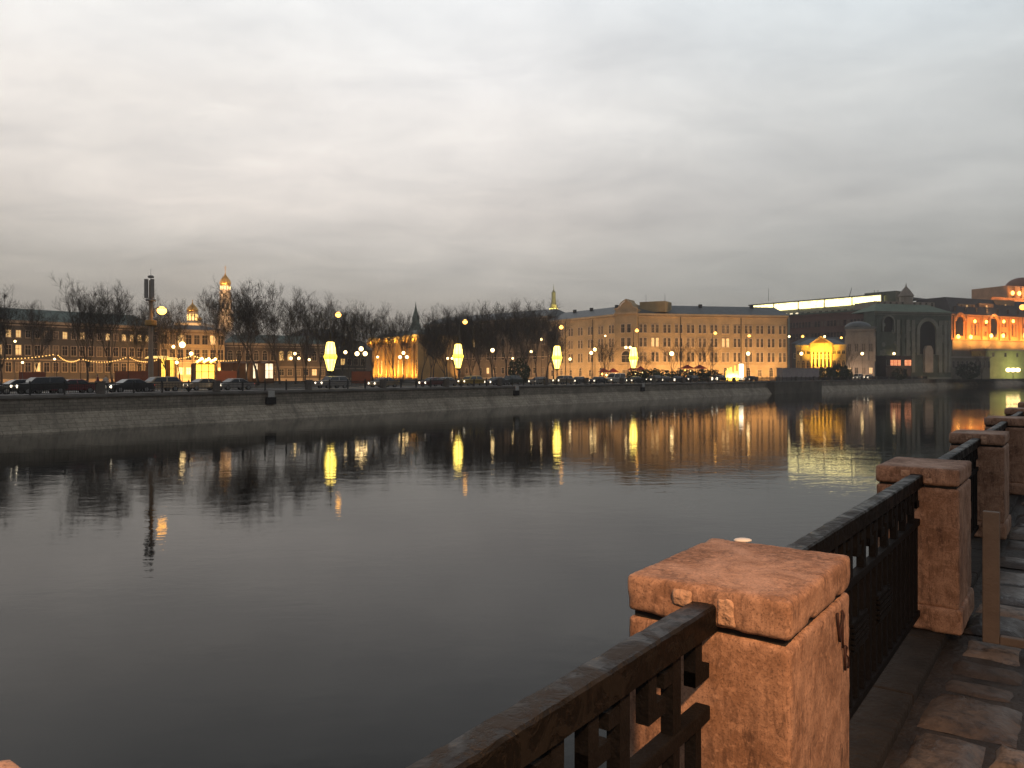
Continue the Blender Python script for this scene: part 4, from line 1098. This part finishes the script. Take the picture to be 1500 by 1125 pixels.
MB().prism([(x0+.8, Hm_+.55), (x1-.8, Hm_+.55), ((x0+x1)/2, Hm_+zat(490, D)-zat(502, D)-.6)], -2.42, -2.353).build('tympanum', plaster('shaded_ochre', (.20, .10, .03)), o)  # pediment shading put into the colour: a darker ochre field
MB().box(x0-.4, x1+.4, -2.4, -.003, 0, 1.0).build('podium', YW, o)
MB().box(x0+.05, x1-.05, -.30, -.006, 1.02, zE-.02).build('recess_shade', mat('painted_recess_shade', (.05, .036, .022), .6, .3, 1), o)  # added dark panel: the recess shade between the columns is in its colour
for i in range(6):
    x = x0+.35+(w_-.7)*i/5
    MB().lathe([(.38, 1.0), (.38, 1.2), (.30, 1.25), (.26, zE-.35), (.36, zE-.2), (.36, zE-.002)], 12, (x, -1.75, 0)).build('column', YW, o, True)
for i in range(3):
    for q in (0, 1):
        x = (s*22*(i+.5)/3) if q == 0 else x1+(L-x1)*(i+.5)/3
        window(o, x, Hm_*.28, .9, 2.6, 'arch', None, YW, -.003); window(o, x, Hm_*.74, .9, 1.0, 'one', None, YW, -.003)
for i in range(5):
    window(o, x0+.35+(w_-.7)*(i+.5)/5, 1.3, .6, 2.9, 'one', LITW if i in (1, 3) else None, YW, -.303); window(o, x0+.35+(w_-.7)*(i+.5)/5, Hm_*.62, .6, 1.1, 'one', None, YW, -.303)
for k in range(3):
    flood(o, x0+w_*(k+.5)/3, -5.2, 1.2, x0+w_*(k+.5)/3, -1, Hm_*.85, 800, (1, .58, .06), (2, .3)).data.spread = math.radians(50)
    flood(o, x0+w_*(k+.5)/3, -2.9, 1.1, x0+w_*(k+.5)/3, -1.75, Hm_*.7, 110, (1, .5, .05), (1.5, .3))
for x in (s*4, s*11, s*18, s*57, s*64, s*70): flood(o, x, -.8, .5, x, 0, Hm_*.7, 60, (1, .5, .08), (.5, .3))
# railings round its yard
yard = MB(); Ly = (W(1241, 240)-W(1163, 244)).length
for i in range(30): yard.box(Ly*i/29-.07, Ly*i/29+.07, -.07, .07, 0, 2.4)
yard.box(0, Ly, -.05, .05, 2.0, 2.1)
fo, _ = base('iron_fence', 'pale yard fence of upright bars in front of the lit portico', 1163, 244, 1241, 240, cat='fence'); yard.build('bars', mat('pale_fence', (.26, .22, .17), .7), fo)

# pale grey mansion with a low dome
GRY = plaster('pale_grey_stone', (.30, .26, .22))
o, L, H = facade('grey_mansion', 'pale grey classical mansion with a shallow dome right of the lit portico', 1239, 276, 1281, 272, 482, GRY, ROOFG, [(.56, .95, 2.6, 4, 'pair', .0, LITW), (.12, 1.0, 2.0, 4, 'one', .1, LITW)], 16, .8, GRY, flat=True, fl=(3, 330, (1, .66, .42), .55))
MB().dome((L*.40, 5, H+.8), 4.4, 2.2, 16, 5).build('dome', ROOFG, o, True)
for i in range(5): MB().box(L*i/4-.35, L*i/4+.35, -.45, -.003, H*.36, H*.86).build('pilaster', GRY, o)

# dark green facade with the great arch
DG = plaster('dark_green_facade', (.085, .105, .085), .35); DG2 = plaster('pale_green_stone', (.19, .20, .17), .2); BLK = mat('deep_shade', (.01, .011, .012), .9)
o, L, H = facade('arched_building', 'dark green building with a great round-headed dark arch and a small roof turret', 1281, 290, 1393, 298, 457, DG, None, [], 6, 0, DG2)
hip(MB(), 0, L, 0, 12, H, 3.4, .6, 6).build('roof', plaster('pale_green_roof', (.17, .22, .17), .15), o)
MB().box(L*.2, L, 8, 20, H-4, H+4.6).build('attic', GRY, o)
for i in range(10): window(o, L*.2+L*.8*(i+.5)/10, H+3.1, .9, 1.3, 'one', None, GRY, 7.99)
def big_arch(cx, r, z0, spring, ring):
    n = 20; pts = [(cx-r, z0)] + [(cx-r*math.cos(PI*k/n), spring+r*math.sin(PI*k/n)) for k in range(n+1)] + [(cx+r, z0)]
    MB().prism(pts, -.06, .4).build('arch_opening', BLK, o)
    b = MB()
    for k in range(n):
        u, v = PI*k/n, PI*(k+1)/n
        b.add([(cx-math.cos(w)*(r+q), y, spring+math.sin(w)*(r+q)) for q in (.02, ring) for y in (-.7, -.003) for w in (u, v)], [(0,1,5,4),(2,6,7,3),(0,4,6,2),(1,3,7,5),(4,5,7,6),(0,2,3,1)])
    b.box(cx-r-ring, cx-r-.02, -.7, -.003, z0, spring); b.box(cx+r+.02, cx+r+ring, -.7, -.003, z0, spring); b.build('arch', DG2, o)
m_px = L/112
big_arch(76*m_px, 12*m_px, H*.36, H*.72, 4.5*m_px); big_arch(19*m_px, 7*m_px, H*.70, H*.84, 2*m_px)
MB().prism([(70*m_px, H*.10), (70*m_px, H*.44), (73*m_px, H*.50), (79*m_px, H*.50), (82*m_px, H*.44), (82*m_px, H*.10)], -1.2, -.071).build('niche', GRY, o)
for x in (4, 33, 40, 47, 55, 95, 103, 109):
    MB().box(x*m_px-.7, x*m_px+.7, -.5, -.003, H*.1, H*.88).build('pilaster', DG2 if x % 2 else DG, o)
rp = random.Random(9)
for i in range(26):
    x = rp.choice([8, 12, 26, 30, 36, 44, 51, 60, 99, 106])*m_px+rp.uniform(-.5, .5); z = H*rp.uniform(.3, .85)
    MB().lathe([(.9, -.003), (.8, .12), (.2, .16)], 8).build('relief', DG2, o, loc=(x, 0, z)).rotation_euler = (PI/2, 0, 0)
MB().box(0, 36*m_px, -6, -.9, 0, H*.34).build('front_house', plaster('maroon_plaster', (.06, .045, .04)), o)
for i in range(7): window(o, 5*m_px*(i+.7), H*.20, 1.3, 2.0, 'one', LITO if i in (1, 2, 3, 5, 6) else None, DG2, -6.003)
t = MB(); tx = 71*m_px; t.lathe([(2.4, H+1), (2.4, H+6.6), (2.9, H+6.8), (2.7, H+7.2), (1.6, H+9.0), (.3, H+10.6), (.05, H+12)], 10, (tx, 9, 0)); t.build('turret', GRY, o)
for i in range(3): flood(o, (22+30*i)*m_px, -8, 1, (22+30*i)*m_px, 0, H*.55, 170, (1, .62, .32), (2, .3))

# orange lit building with arched windows and dark mansard
ORP = plaster('orange_lit_plaster', (.50, .27, .13))
z5 = zat(498, 325)
o, L, H = facade('arcaded_building', 'floodlit orange building with arched bays under a dark mansard roof', 1394, 325, 1530, 352, 463, ORP, None, [], 22, 0, ORP)
b0 = z5-STREET
MB().box(-.3, L+.3, -.6, -.003, 0, b0).build('plinth_wall', plaster('grey_base', (.16, .15, .12)), o)
bmn = MB(); bmn.add([(0, -.3, H), (L, -.3, H), (L, 22, H), (0, 22, H), (3, 5, H+7.5), (L-3, 5, H+7.5), (L-3, 18, H+7.5), (3, 18, H+7.5)], [(0,1,5,4),(1,2,6,5),(2,3,7,6),(3,0,4,7),(4,5,6,7),(0,3,2,1)]); bmn.build('roof', ROOFD, o)
mp_ = L/118
for i in range(9): window(o, L*(i+.4)/9, H+1.2, 1.2, 1.8, 'one', None, ROOFD, .6)
for x, r in ((9, 4.8), (50, 5.2)): 
    n = 14; r *= mp_; cx = x*mp_; sp = H-r-.4
    MB().prism([(cx-r, b0+1.8)] + [(cx-r*math.cos(PI*k/n), sp+r*math.sin(PI*k/n)) for k in range(n+1)] + [(cx+r, b0+1.8)], -.05, .3).build('arch_window', PANE, o)
    b = MB()
    for k in range(n):
        u, v = PI*k/n, PI*(k+1)/n
        b.add([(cx-math.cos(w)*(r+q), y, sp+math.sin(w)*(r+q)) for q in (.02, 1.0) for y in (-.8, -.003) for w in (u, v)], [(0,1,5,4),(2,6,7,3),(0,4,6,2),(1,3,7,5),(4,5,7,6),(0,2,3,1)])
    b.build('arch', ORP, o)
for x in (24, 28, 32, 75, 79): window(o, x*mp_, b0+2.2, 1.2, 4.6, 'arch', None, ORP, -.003)
for x in (38, 41, 62, 66, 90, 97, 104, 110):
    window(o, x*mp_, b0+6.2, 1.1, 1.5, 'one', None, ORP, -.003); window(o, x*mp_, b0+2.0, 1.1, 1.9, 'one', LITW if x in (90,) else None, ORP, -.003)
for x in (2, 17, 36, 45, 58, 71, 84, 100, 115):
    MB().box(x*mp_-.35, x*mp_+.35, -.7, -.003, b0+.5, H-.7).build('pilaster', ORP, o)
SCON = MB().ball((0, 0, 0), .75, 10, 7, 1.4).mesh('wall_lamp', L_WARM, True)
for x, zz in ((4, 1.4), (19, 1.4), (44, 2.2), (59, 2.4), (60, 8.5), (72, 8.8), (89, 2.4), (101, 2.6), (24, 8.0), (38, 8.0)): 
    w0 = link('wall_lamp', SCON, o, (x*mp_, -1.4, b0+zz)); w0.scale = (.85,)*3 if zz < 5 else (.7,)*3
for k in range(7): flood(o, L*(k+.35)/7, -5, b0-2.0, L*(k+.35)/7, 0, b0+7, 3000, (1, .38, .07), (3, .4))
for x0_, x1_, z0_, z1_, y_ in ((14, 34, 2.6, 4.6, 2.2), (40, 58, 3.0, 5.4, 2.4), (64, 88, 4.0, 7.6, 3.4)):
    MB().box(x0_*mp_, x1_*mp_, y_, y_+6, H+z0_-1, H+z1_).build('dormer', plaster('dormer_plaster', (.33, .22, .14)), o)
    for k in range(3): window(o, (x0_+(x1_-x0_)*(k+.5)/3)*mp_, H+z0_+.4, 1.0, 1.2, 'one', LITW if k == 1 else None, ORP, y_-.003)
flood(o, L*.4, -3, H+.5, L*.4, 3, H+6, 420, (1, .5, .2), (6, .4))
# lower terrace walls
o2, L2 = base('terrace_wall', 'grey terrace wall with a colonnade under the orange lit building', 1392, 312, 1450, 318, cat='wall')
MB().box(0, L2, 0, 6, 0, 8.4).build('wall', plaster('terrace_plaster', (.17, .155, .12)), o2)
MB().box(-.3, L2+.3, -.4, 6, 8.4, 9.0).build('coping', GRY, o2)
for i in range(9): window(o2, L2*(i+.7)/9, 4.5, 1.1, 2.6, 'one', None, GRY, -.003)
o2, L2 = base('retaining_wall', 'pale wall lit green and yellow by a bright lamp at the far right', 1444, 322, 1530, 340, cat='wall')
MB().box(0, L2, 0, 6, 0, 11.6).build('wall', plaster('lime_plaster', (.40, .40, .20)), o2)
MB().box(-.3, L2+.3, -.5, 6, 11.6, 12.3).build('coping', GRY, o2)
for i in range(4): window(o2, L2*(i+.6)/5, 9.2, 1.2, 1.5, 'one', None, GRY, -.003)
flood(o2, L2*.42, -9, 3, L2*.42, 0, 5, 900, (.95, .95, .35), (2, 1))
wl = thing('wall_floodlight', 'bright floodlight cluster before the green lit wall', 'floodlight', W(1484, 318), 0)
MB().lathe([(.15, 0), (.12, 3.2)], 8).build('post', POLE, wl)
for x in (-1.9, 0, 1.9): MB().ball((x, 0, 3.6), .95, 12, 8, .9).build('globe', L_WHITE, wl, True)
MB().cbox((0, .2, 2.9), (4.4, .2, .2)).build('bracket', POLE, wl)
# the higher building above, at the edge of the picture
o, L, H = facade('hill_house', 'orange lit upper house with a domed roof at the top right edge', 1452, 400, 1540, 415, 437, plaster('orange_upper', (.46, .27, .16)), None, [(.88, 1.6, 2.0, 9, 'one', .3, LITW), (.76, 1.6, 2.6, 9, 'one', .3, LITW)], 24, 0, ORP, fl=None)
MB().box(L*.30, L, 2, 22, H, H+6.5).build('upper_storey', plaster('orange_upper2', (.40, .25, .16)), o)
for i in range(6): MB().box(L*.3+L*.12*i, L*.3+L*.12*i+1.2, 1.2, 2, H, H+5.6).build('pilaster', ORP, o)
MB().dome((L*.80, 10, H+6.5), 8, 6.0, 18, 6).build('dome', mat('rust_dome', (.16, .07, .055), .6, .15, .3), o, True)
for x in (L*.36, L*.47): 
    w0 = link('wall_lamp', SCON, o, (x, .4, H+2.6)); w0.scale = (1.1,)*3
for k in range(4): flood(o, L*(k+.5)/4, -7, H-10, L*(k+.5)/4, 0, H, 2600, (1, .42, .13), (3, .4))
flood(o, L*.6, -4, H+.8, L*.6, 2, H+5, 1200, (1, .5, .2), (4, .4))
ck = thing('round_clock_lamp', 'big round orange light at the right frame edge, above the orange lit building', 'lamp', W(1498, 322, zat(450, 322)), 0)
MB().ball((0, 0, 0), 1.15, 14, 9).build('globe', glow('orange_globe', (1, .36, .05), 3.5), ck, True); MB().tube((0, 0, -13), (0, 0, -1), .12, .1, 6).build('post', POLE, ck)

# --- far towers
GOLD = mat('gilded_sheet', (.72, .42, .09), .3, .15, .4, metal=.75); WST = plaster('white_stone', (.60, .50, .40)); GOLDL = glow('lit_drum', (1, .60, .14), 2.4)
def onion(r, h):
    return [(r*.80, 0), (r*.98, h*.12), (r*1.0, h*.22), (r*.86, h*.40), (r*.52, h*.58), (r*.22, h*.72), (r*.07, h*.88), (r*.02, h)]
def cross(b, z, h):
    b.cbox((0, 0, z+h/2), (.28, .28, h)); b.cbox((0, 0, z+h*.68), (h*.38, .2, .24)); b.cbox((0, 0, z+h*.45), (h*.24, .2, .2)); return b
D = 600; m = D/F
bt = thing('bell_tower', 'tall white bell tower with a gold dome rising behind the bare trees', 'tower', W(330, D), 0); Z = lambda y: zat(y, D)-STREET
MB().lathe([(12*m, 0), (12*m, Z(480)), (12.6*m, Z(479)), (11*m, Z(478)), (11*m, Z(458)), (11.6*m, Z(457)), (10*m, Z(456))], 8, rot=PI/8).build('lower_tier', WST, bt)
MB().lathe([(9.2*m, Z(456)), (9.2*m, Z(441)), (10*m, Z(440)), (8.4*m, Z(438.5))], 8, rot=PI/8).build('belfry', WST, bt)
MB().lathe([(8.0*m, Z(438.5)), (8.0*m, Z(429)), (8.6*m, Z(428)), (7.2*m, Z(427))], 16).build('upper_tier', WST, bt)
MB().lathe([(6.6*m, Z(427)), (6.6*m, Z(418.5))], 16).build('drum', WST, bt)
for k in range(10):
    t = 2*PI*k/10; MB().cbox((6.65*m*math.cos(t), 6.65*m*math.sin(t), Z(422)), (1.3*m, 1.3*m, 4.6*m), t).build('lit_opening', GOLDL, bt)
for k in range(8):
    t = 2*PI*k/8; MB().cbox((8.7*m*math.cos(t), 8.7*m*math.sin(t), Z(449)), (1.2*m, 3.0*m, 8*m), t).build('bell_opening', BLK, bt)
MB().lathe(onion(8.2*m, Z(398)-Z(418.5)), 18, (0, 0, Z(418.5))).build('dome', GOLD, bt, True)
cross(MB(), Z(399), Z(389)-Z(399)).build('cross', GOLD, bt)
for dx, zt, e in ((-40, 95, 800000), (40, 60, 800000)):
    lamp(bt.location+Vector((dx, -70, 25)), e, (1, .60, .28), 1, 'SPOT', bt.location+Vector((0, 0, zt)), spot=34)
D = 480; m = D/F
ch = thing('domed_church', 'small gold onion domed church above the lit three storey building', 'church', W(282, D), 0)
MB().box(-18*m, 20*m, -8, 12, 0, Z(474)).build('wall', WST, ch)
MB().lathe([(7.0*m, Z(474)), (7.0*m, Z(459)), (7.8*m, Z(458.5)), (7.4*m, Z(457.5))], 14).build('drum', WST, ch)
for k in range(10):
    t = 2*PI*k/10+.2; MB().cbox((7.0*m*math.cos(t), 7.0*m*math.sin(t), Z(465)), (1.0*m, 2.0*m, 9*m), t).build('lit_opening', GOLDL, ch)
MB().lathe(onion(8.2*m, Z(441)-Z(457.5)), 16, (0, 0, Z(457.5))).build('dome', GOLD, ch, True)
cross(MB(), Z(443), 4*m).build('cross', GOLD, ch)
MB().lathe([(3.4*m, Z(474)), (3.4*m, Z(469))], 10, (11*m, 0, 0)).build('side_drum', WST, ch); MB().lathe(onion(3.8*m, 6*m), 12, (11*m, 0, Z(469))).build('side_dome', GOLD, ch, True)
lamp(ch.location+Vector((15, -50, 18)), 110000, (1, .55, .18), 1, 'SPOT', ch.location+Vector((0, 0, 36)), spot=40)
lamp(ch.location+Vector((-20, -40, 18)), 60000, (1, .55, .18), 1, 'SPOT', ch.location+Vector((0, 0, 36)), spot=40)
D = 430; m = D/F
sp = thing('spired_tower', 'dark green tower with a needle spire behind the yellow pillared hall', 'tower', W(609, D), 0)
MB().lathe([(13*m, 0), (13*m, Z(487)), (13.6*m, Z(486)), (12*m, Z(484))], 4, rot=PI/4).build('body', plaster('brick_dark', (.14, .07, .05)), sp)
MB().lathe([(12.6*m, Z(484)), (7.4*m, Z(473)), (6.6*m, Z(472))], 4, rot=PI/4).build('roof', ROOFGR, sp)
MB().lathe([(5.4*m, Z(472)), (5.2*m, Z(467)), (5.8*m, Z(466.5)), (2.4*m, Z(456)), (.9*m, Z(449)), (.2*m, Z(442))], 8).build('spire', ROOFGR, sp)
D = 500; m = D/F
sp = thing('lit_spire', 'slim stepped tower lit yellow at its foot, above the orange block roof', 'tower', W(811, D), 0); KB = plaster('green_grey_stone', (.20, .20, .13))
MB().lathe([(7*m, 0), (7*m, Z(459)), (7.4*m, Z(458.5)), (6*m, Z(458))], 8).build('body', KB, sp)
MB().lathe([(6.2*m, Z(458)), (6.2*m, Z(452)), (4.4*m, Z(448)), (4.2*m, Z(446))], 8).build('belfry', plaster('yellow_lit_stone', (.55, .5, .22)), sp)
MB().lathe([(3.9*m, Z(446)), (3.0*m, Z(438)), (2.9*m, Z(430)), (3.3*m, Z(429)), (1.3*m, Z(426)), (.5*m, Z(424)), (.2*m, Z(416))], 8).build('spire', KB, sp)
for k in range(8):
    t = 2*PI*k/8+PI/8; MB().cbox((5.9*m*math.cos(t), 5.9*m*math.sin(t), Z(454.6)), (1.0*m, 2.2*m, 5*m), t).build('lit_opening', glow('yellow_opening', (1, .75, .15), 5), sp)
lamp(sp.location+Vector((10, -30, 30)), 90000, (1, .80, .28), 1, 'SPOT', sp.location+Vector((0, 0, 48)), spot=40)

# ------------------------------------------------------------------ market stalls and string lights on the square
STALL_Y = glow('kiosk_light', (1, .55, .05), 3.5, 3.5, True); STALL_W = glow('kiosk_white', (1, .80, .50), 2.2, .8); REDC = mat('red_cloth', (.42, .05, .03), .8, .2, 1); REDB = mat('red_board', (.14, .05, .03), .8, .25, .6); WOOD = mat('kiosk_wood', (.20, .10, .045), .8, .25, 1)
def kiosk(px0, px1, d, ytop, lab, lit, roofm=WOOD, board=None):
    o, L = base('market_kiosk', lab, px0, d, px1, d+2, cat='kiosk'); o['group'] = 'kiosks on the far square'; H = zat(ytop, d)-STREET
    b = MB(); b.box(0, .15, 0, 3, 0, H); b.box(L-.15, L, 0, 3, 0, H); b.box(.15, L-.15, 2.85, 3, 0, H); b.build('wall', WOOD, o)
    MB().box(.15, L-.15, -.1, .1, 0, 1.0).build('counter', board or WOOD, o)
    MB().box(.2, L-.2, .3, .5, 1.05, H-.1).build('lit_interior', lit, o)
    nsh = max(2, int(L/.9)); sh = MB(); sh.box(.18, L-.18, .22, .29, H*.62, H*.62+.07)
    for k in range(1, nsh): sh.box(L*k/nsh-.05, L*k/nsh+.05, .2, .29, 1.05, H-.1)
    sh.build('shelf', WOOD, o)
    MB().prism([(-.3, H), (L+.3, H), (L/2, H+max(.5, L*.12))], -.6, 3.3).build('roof', roofm, o)
    return o, L, H
o, L, H = kiosk(286, 316, 140, 533, 'brightest yellow lit market kiosk below the lit three storey building', STALL_Y)
for i in range(9): MB().ball((L*(i+.5)/9, -.7, H+.35+.25*(i % 3)), .24, 8, 6).build('bulb', L_LANT, o, True)
flood(o, L/2, -1, 5, L/2, 40, 7, 900, (1, .52, .12), (3, 1))
for i, (a0, a1) in enumerate(((340, 350), (360, 366), (370, 383), (388, 402))):
    kiosk(a0, a1, 165, 532, f'white lit kiosk between the bare trunks, {ORD[i]} one right of the bell tower', STALL_W)
kiosk(236, 245, 150, 525, 'pointed yellow lit tent just right of the antenna mast', STALL_Y, glow('tent_light', (1, .6, .08), 1.3)); kiosk(249, 258, 152, 527, 'yellow lit tent left of the brightest kiosk', STALL_Y, glow('tent_light', (1, .6, .08), 1.3))
def board(px0, px1, d, y0, y1, lab, m):
    o, L = base('red_hoarding', lab, px0, d, px1, d+1, cat='hoarding'); z1 = zat(y0, d)-STREET
    MB().box(0, L, 0, .08, .25, z1).build('panel', m, o)
    p = MB()
    for k in range(5): p.box(L*k/4-.05, L*k/4+.05, .085, .2, 0, z1+.1)
    p.build('post', FIRON, o); return o, L
for px0, px1, d, y0, lab, e in ((168, 222, 132, 543.5, 'red hoarding left of the antenna mast', 60), (317, 347, 136, 543, 'orange red hoarding right of the brightest kiosk', 260), (28, 66, 120, 545, 'dull red hoarding at the far left', 60), (515, 543, 140, 544, 'reddish hoarding right of the first glowing lantern', 70)):
    o, L = board(px0, px1, d, y0, 552, lab, REDB)
    flood(o, L/2, -5, 2.5, L/2, 0, 1.5, e*.7, (1, .50, .16), (4, .5))
def awning(px0, px1, d, ytop, lab, e):
    o, L = base('red_awning', lab, px0, d, px1, d+1, cat='awning'); H = zat(ytop, d)-STREET
    n = max(2, int(L/3))
    for k in range(n):
        x0, x1 = L*k/n, L*(k+1)/n-.1
        MB().add([(x0, -1.5, H-1.1), (x1, -1.5, H-1.1), (x1, 1.5, H-1.1), (x0, 1.5, H-1.1), ((x0+x1)/2, 0, H)], [(0,1,4),(1,2,4),(2,3,4),(3,0,4),(0,3,2,1)]).build('canopy', REDC, o)
    p = MB()
    for k in range(n+1):
        p.box(L*k/n-.11, L*k/n-.03, -1.45, -1.37, 0, H-1.1)
    p.build('post', FIRON, o)
    for k in range(n*2): MB().ball((L*(k+.5)/(2*n), -.3, H-1.6-.25*(k % 3)), .26, 8, 6).build('bulb', L_WHITE if k % 2 else L_WARM, o, True)
    flood(o, L/2, -4, 1.2, L/2, 0, H, e, (1, .4, .15), (3, .5))
awning(922, 944, 205, 536, 'red stall awning below the fourth glowing lantern', 260); awning(998, 1034, 212, 534, 'long red awning over lit stalls before the orange block', 300)
awning(878, 905, 206, 539, 'low red awning left of the fourth glowing lantern', 160)
# pavilion of yellow light bars
o, L = base('light_pavilion', 'yellow pavilion of upright light bars beside a white lit sign', 1064, 212, 1082, 212, cat='pavilion'); rp = random.Random(3)
YB = glow('yellow_light_bar', (1, .72, .03), 2.4)
for k in range(11):
    h = rp.uniform(2.2, 4.6); MB().box(L*k/10-.09, L*k/10+.09, -.1, .1, .3, h).build('light_bar', YB, o)
MB().box(-.3, L+.3, .3, .5, 0, 2.4).build('frame', WOOD, o); MB().box(-.3, L+.3, -.4, .5, 0, .28).build('base', WOOD, o)
flood(o, L/2, -1, 1, L/2, 25, 4, 700, (1, .7, .1), (3, .5))
o, L = base('lit_sign', 'tall white glowing sign beside the yellow light pavilion', 1083, 211, 1089, 211, cat='sign'); MB().box(0, L, 0, .3, .4, zat(533, 211)-STREET).build('panel', glow('white_sign', (1, .86, .6), 3.5), o); MB().box(-.06, L+.06, .31, .45, 0, zat(532, 211)-STREET).build('frame', FIRON, o)

# string lights
BULB = glow('string_bulb', (1, .52, .10), 1.8); WIRE = mat('string_wire', (.02, .02, .02), .7)
bm_ = MB().ball((0, 0, 0), .095, 7, 5).mesh('bulb', BULB, True)
def garland(px0, y0, px1, y1, d, sag, n, lab):
    A, B = W(px0, d, zat(y0, d)), W(px1, d, zat(y1, d)); o = thing('string_lights', lab, 'string lights', A, 0, 'string lights on the far square'); D_ = B-A; pts = []
    for i in range(n+1):
        t = i/n; p = D_*t; p.z -= sag*4*t*(1-t); pts.append(p)
    MB().path(pts, .02, 4).build('wire', WIRE, o)
    for i in range(1, n): link('bulb', bm_, o, pts[i]-Vector((0, 0, .15)))
    return A, B
gp = {}
G = ((-30, 521, 83, 517, 120, .5, 22, 'long string of bulbs at the far left edge'), (83, 517, 118, 524, 120, .8, 16, 'short bright string of bulbs left of the great spreading tree'), (118, 524, 188, 521, 122, .7, 18, 'string of bulbs across the spreading tree left of the mast'),
     (188, 521, 232, 525, 122, .6, 16, 'string of bulbs ending just right of the antenna mast'), (232, 523, 282, 520, 140, .4, 16, 'string of bulbs over the yellow tents'), (282, 520, 350, 526, 142, .5, 18, 'string of bulbs right of the brightest kiosk'))
for i, g_ in enumerate(G):
    A, B = garland(*g_)
    for k, P_ in enumerate((A, B)):
        key = (round(P_.x), round(P_.y))
        if key in gp: continue
        gp[key] = 1
        po = thing('light_pole', f'thin pole holding string lights, {ORD[len(gp)-1]} one from the left', 'pole', (P_.x, P_.y, STREET), 0, 'poles of the string lights')
        MB().lathe([(.06, 0), (.05, P_.z-STREET-.05), (.1, P_.z-STREET), (.03, P_.z-STREET+.1)], 6).build('post', FIRON, po)

# flagless poles and chimneys: distant skyline of low houses far behind the trees
for i, (a0, a1, d, y, lab) in enumerate(((425, 500, 420, 492, 'distant dark house right of the bell tower, seen through the trees'), (690, 800, 420, 478, 'distant dark house far behind the trees, between the second and third lanterns'), (-60, 60, 330, 470, 'distant dark house at the far left edge'))):
    facade('distant_house', lab, a0, d, a1, d, y, GREYP, ROOFD, [(.7, 1.5, 2.2, 8, 'one', .15, LITW)], 14, 4, None, 5)
# ------------------------------------------------------------------ damp winter air
def haze():
    m = bpy.data.materials.new('damp_air'); m.use_nodes = True; t = m.node_tree; t.nodes.clear()
    out = t.nodes.new('ShaderNodeOutputMaterial'); v = t.nodes.new('ShaderNodeVolumePrincipled')
    v.inputs['Color'].default_value = (.92, .90, .88, 1); v.inputs['Density'].default_value = HAZE; v.inputs['Anisotropy'].default_value = .3
    t.links.new(v.outputs[0], out.inputs['Volume'])
    o = MB().box(-1200, 1400, -320, 1500, -3, 125).build('haze', m); tag(o, 'thin damp evening air over the river and the city', 'haze', kind='stuff')
    S.cycles.volume_bounces = 0
HAZE = .00042
haze()
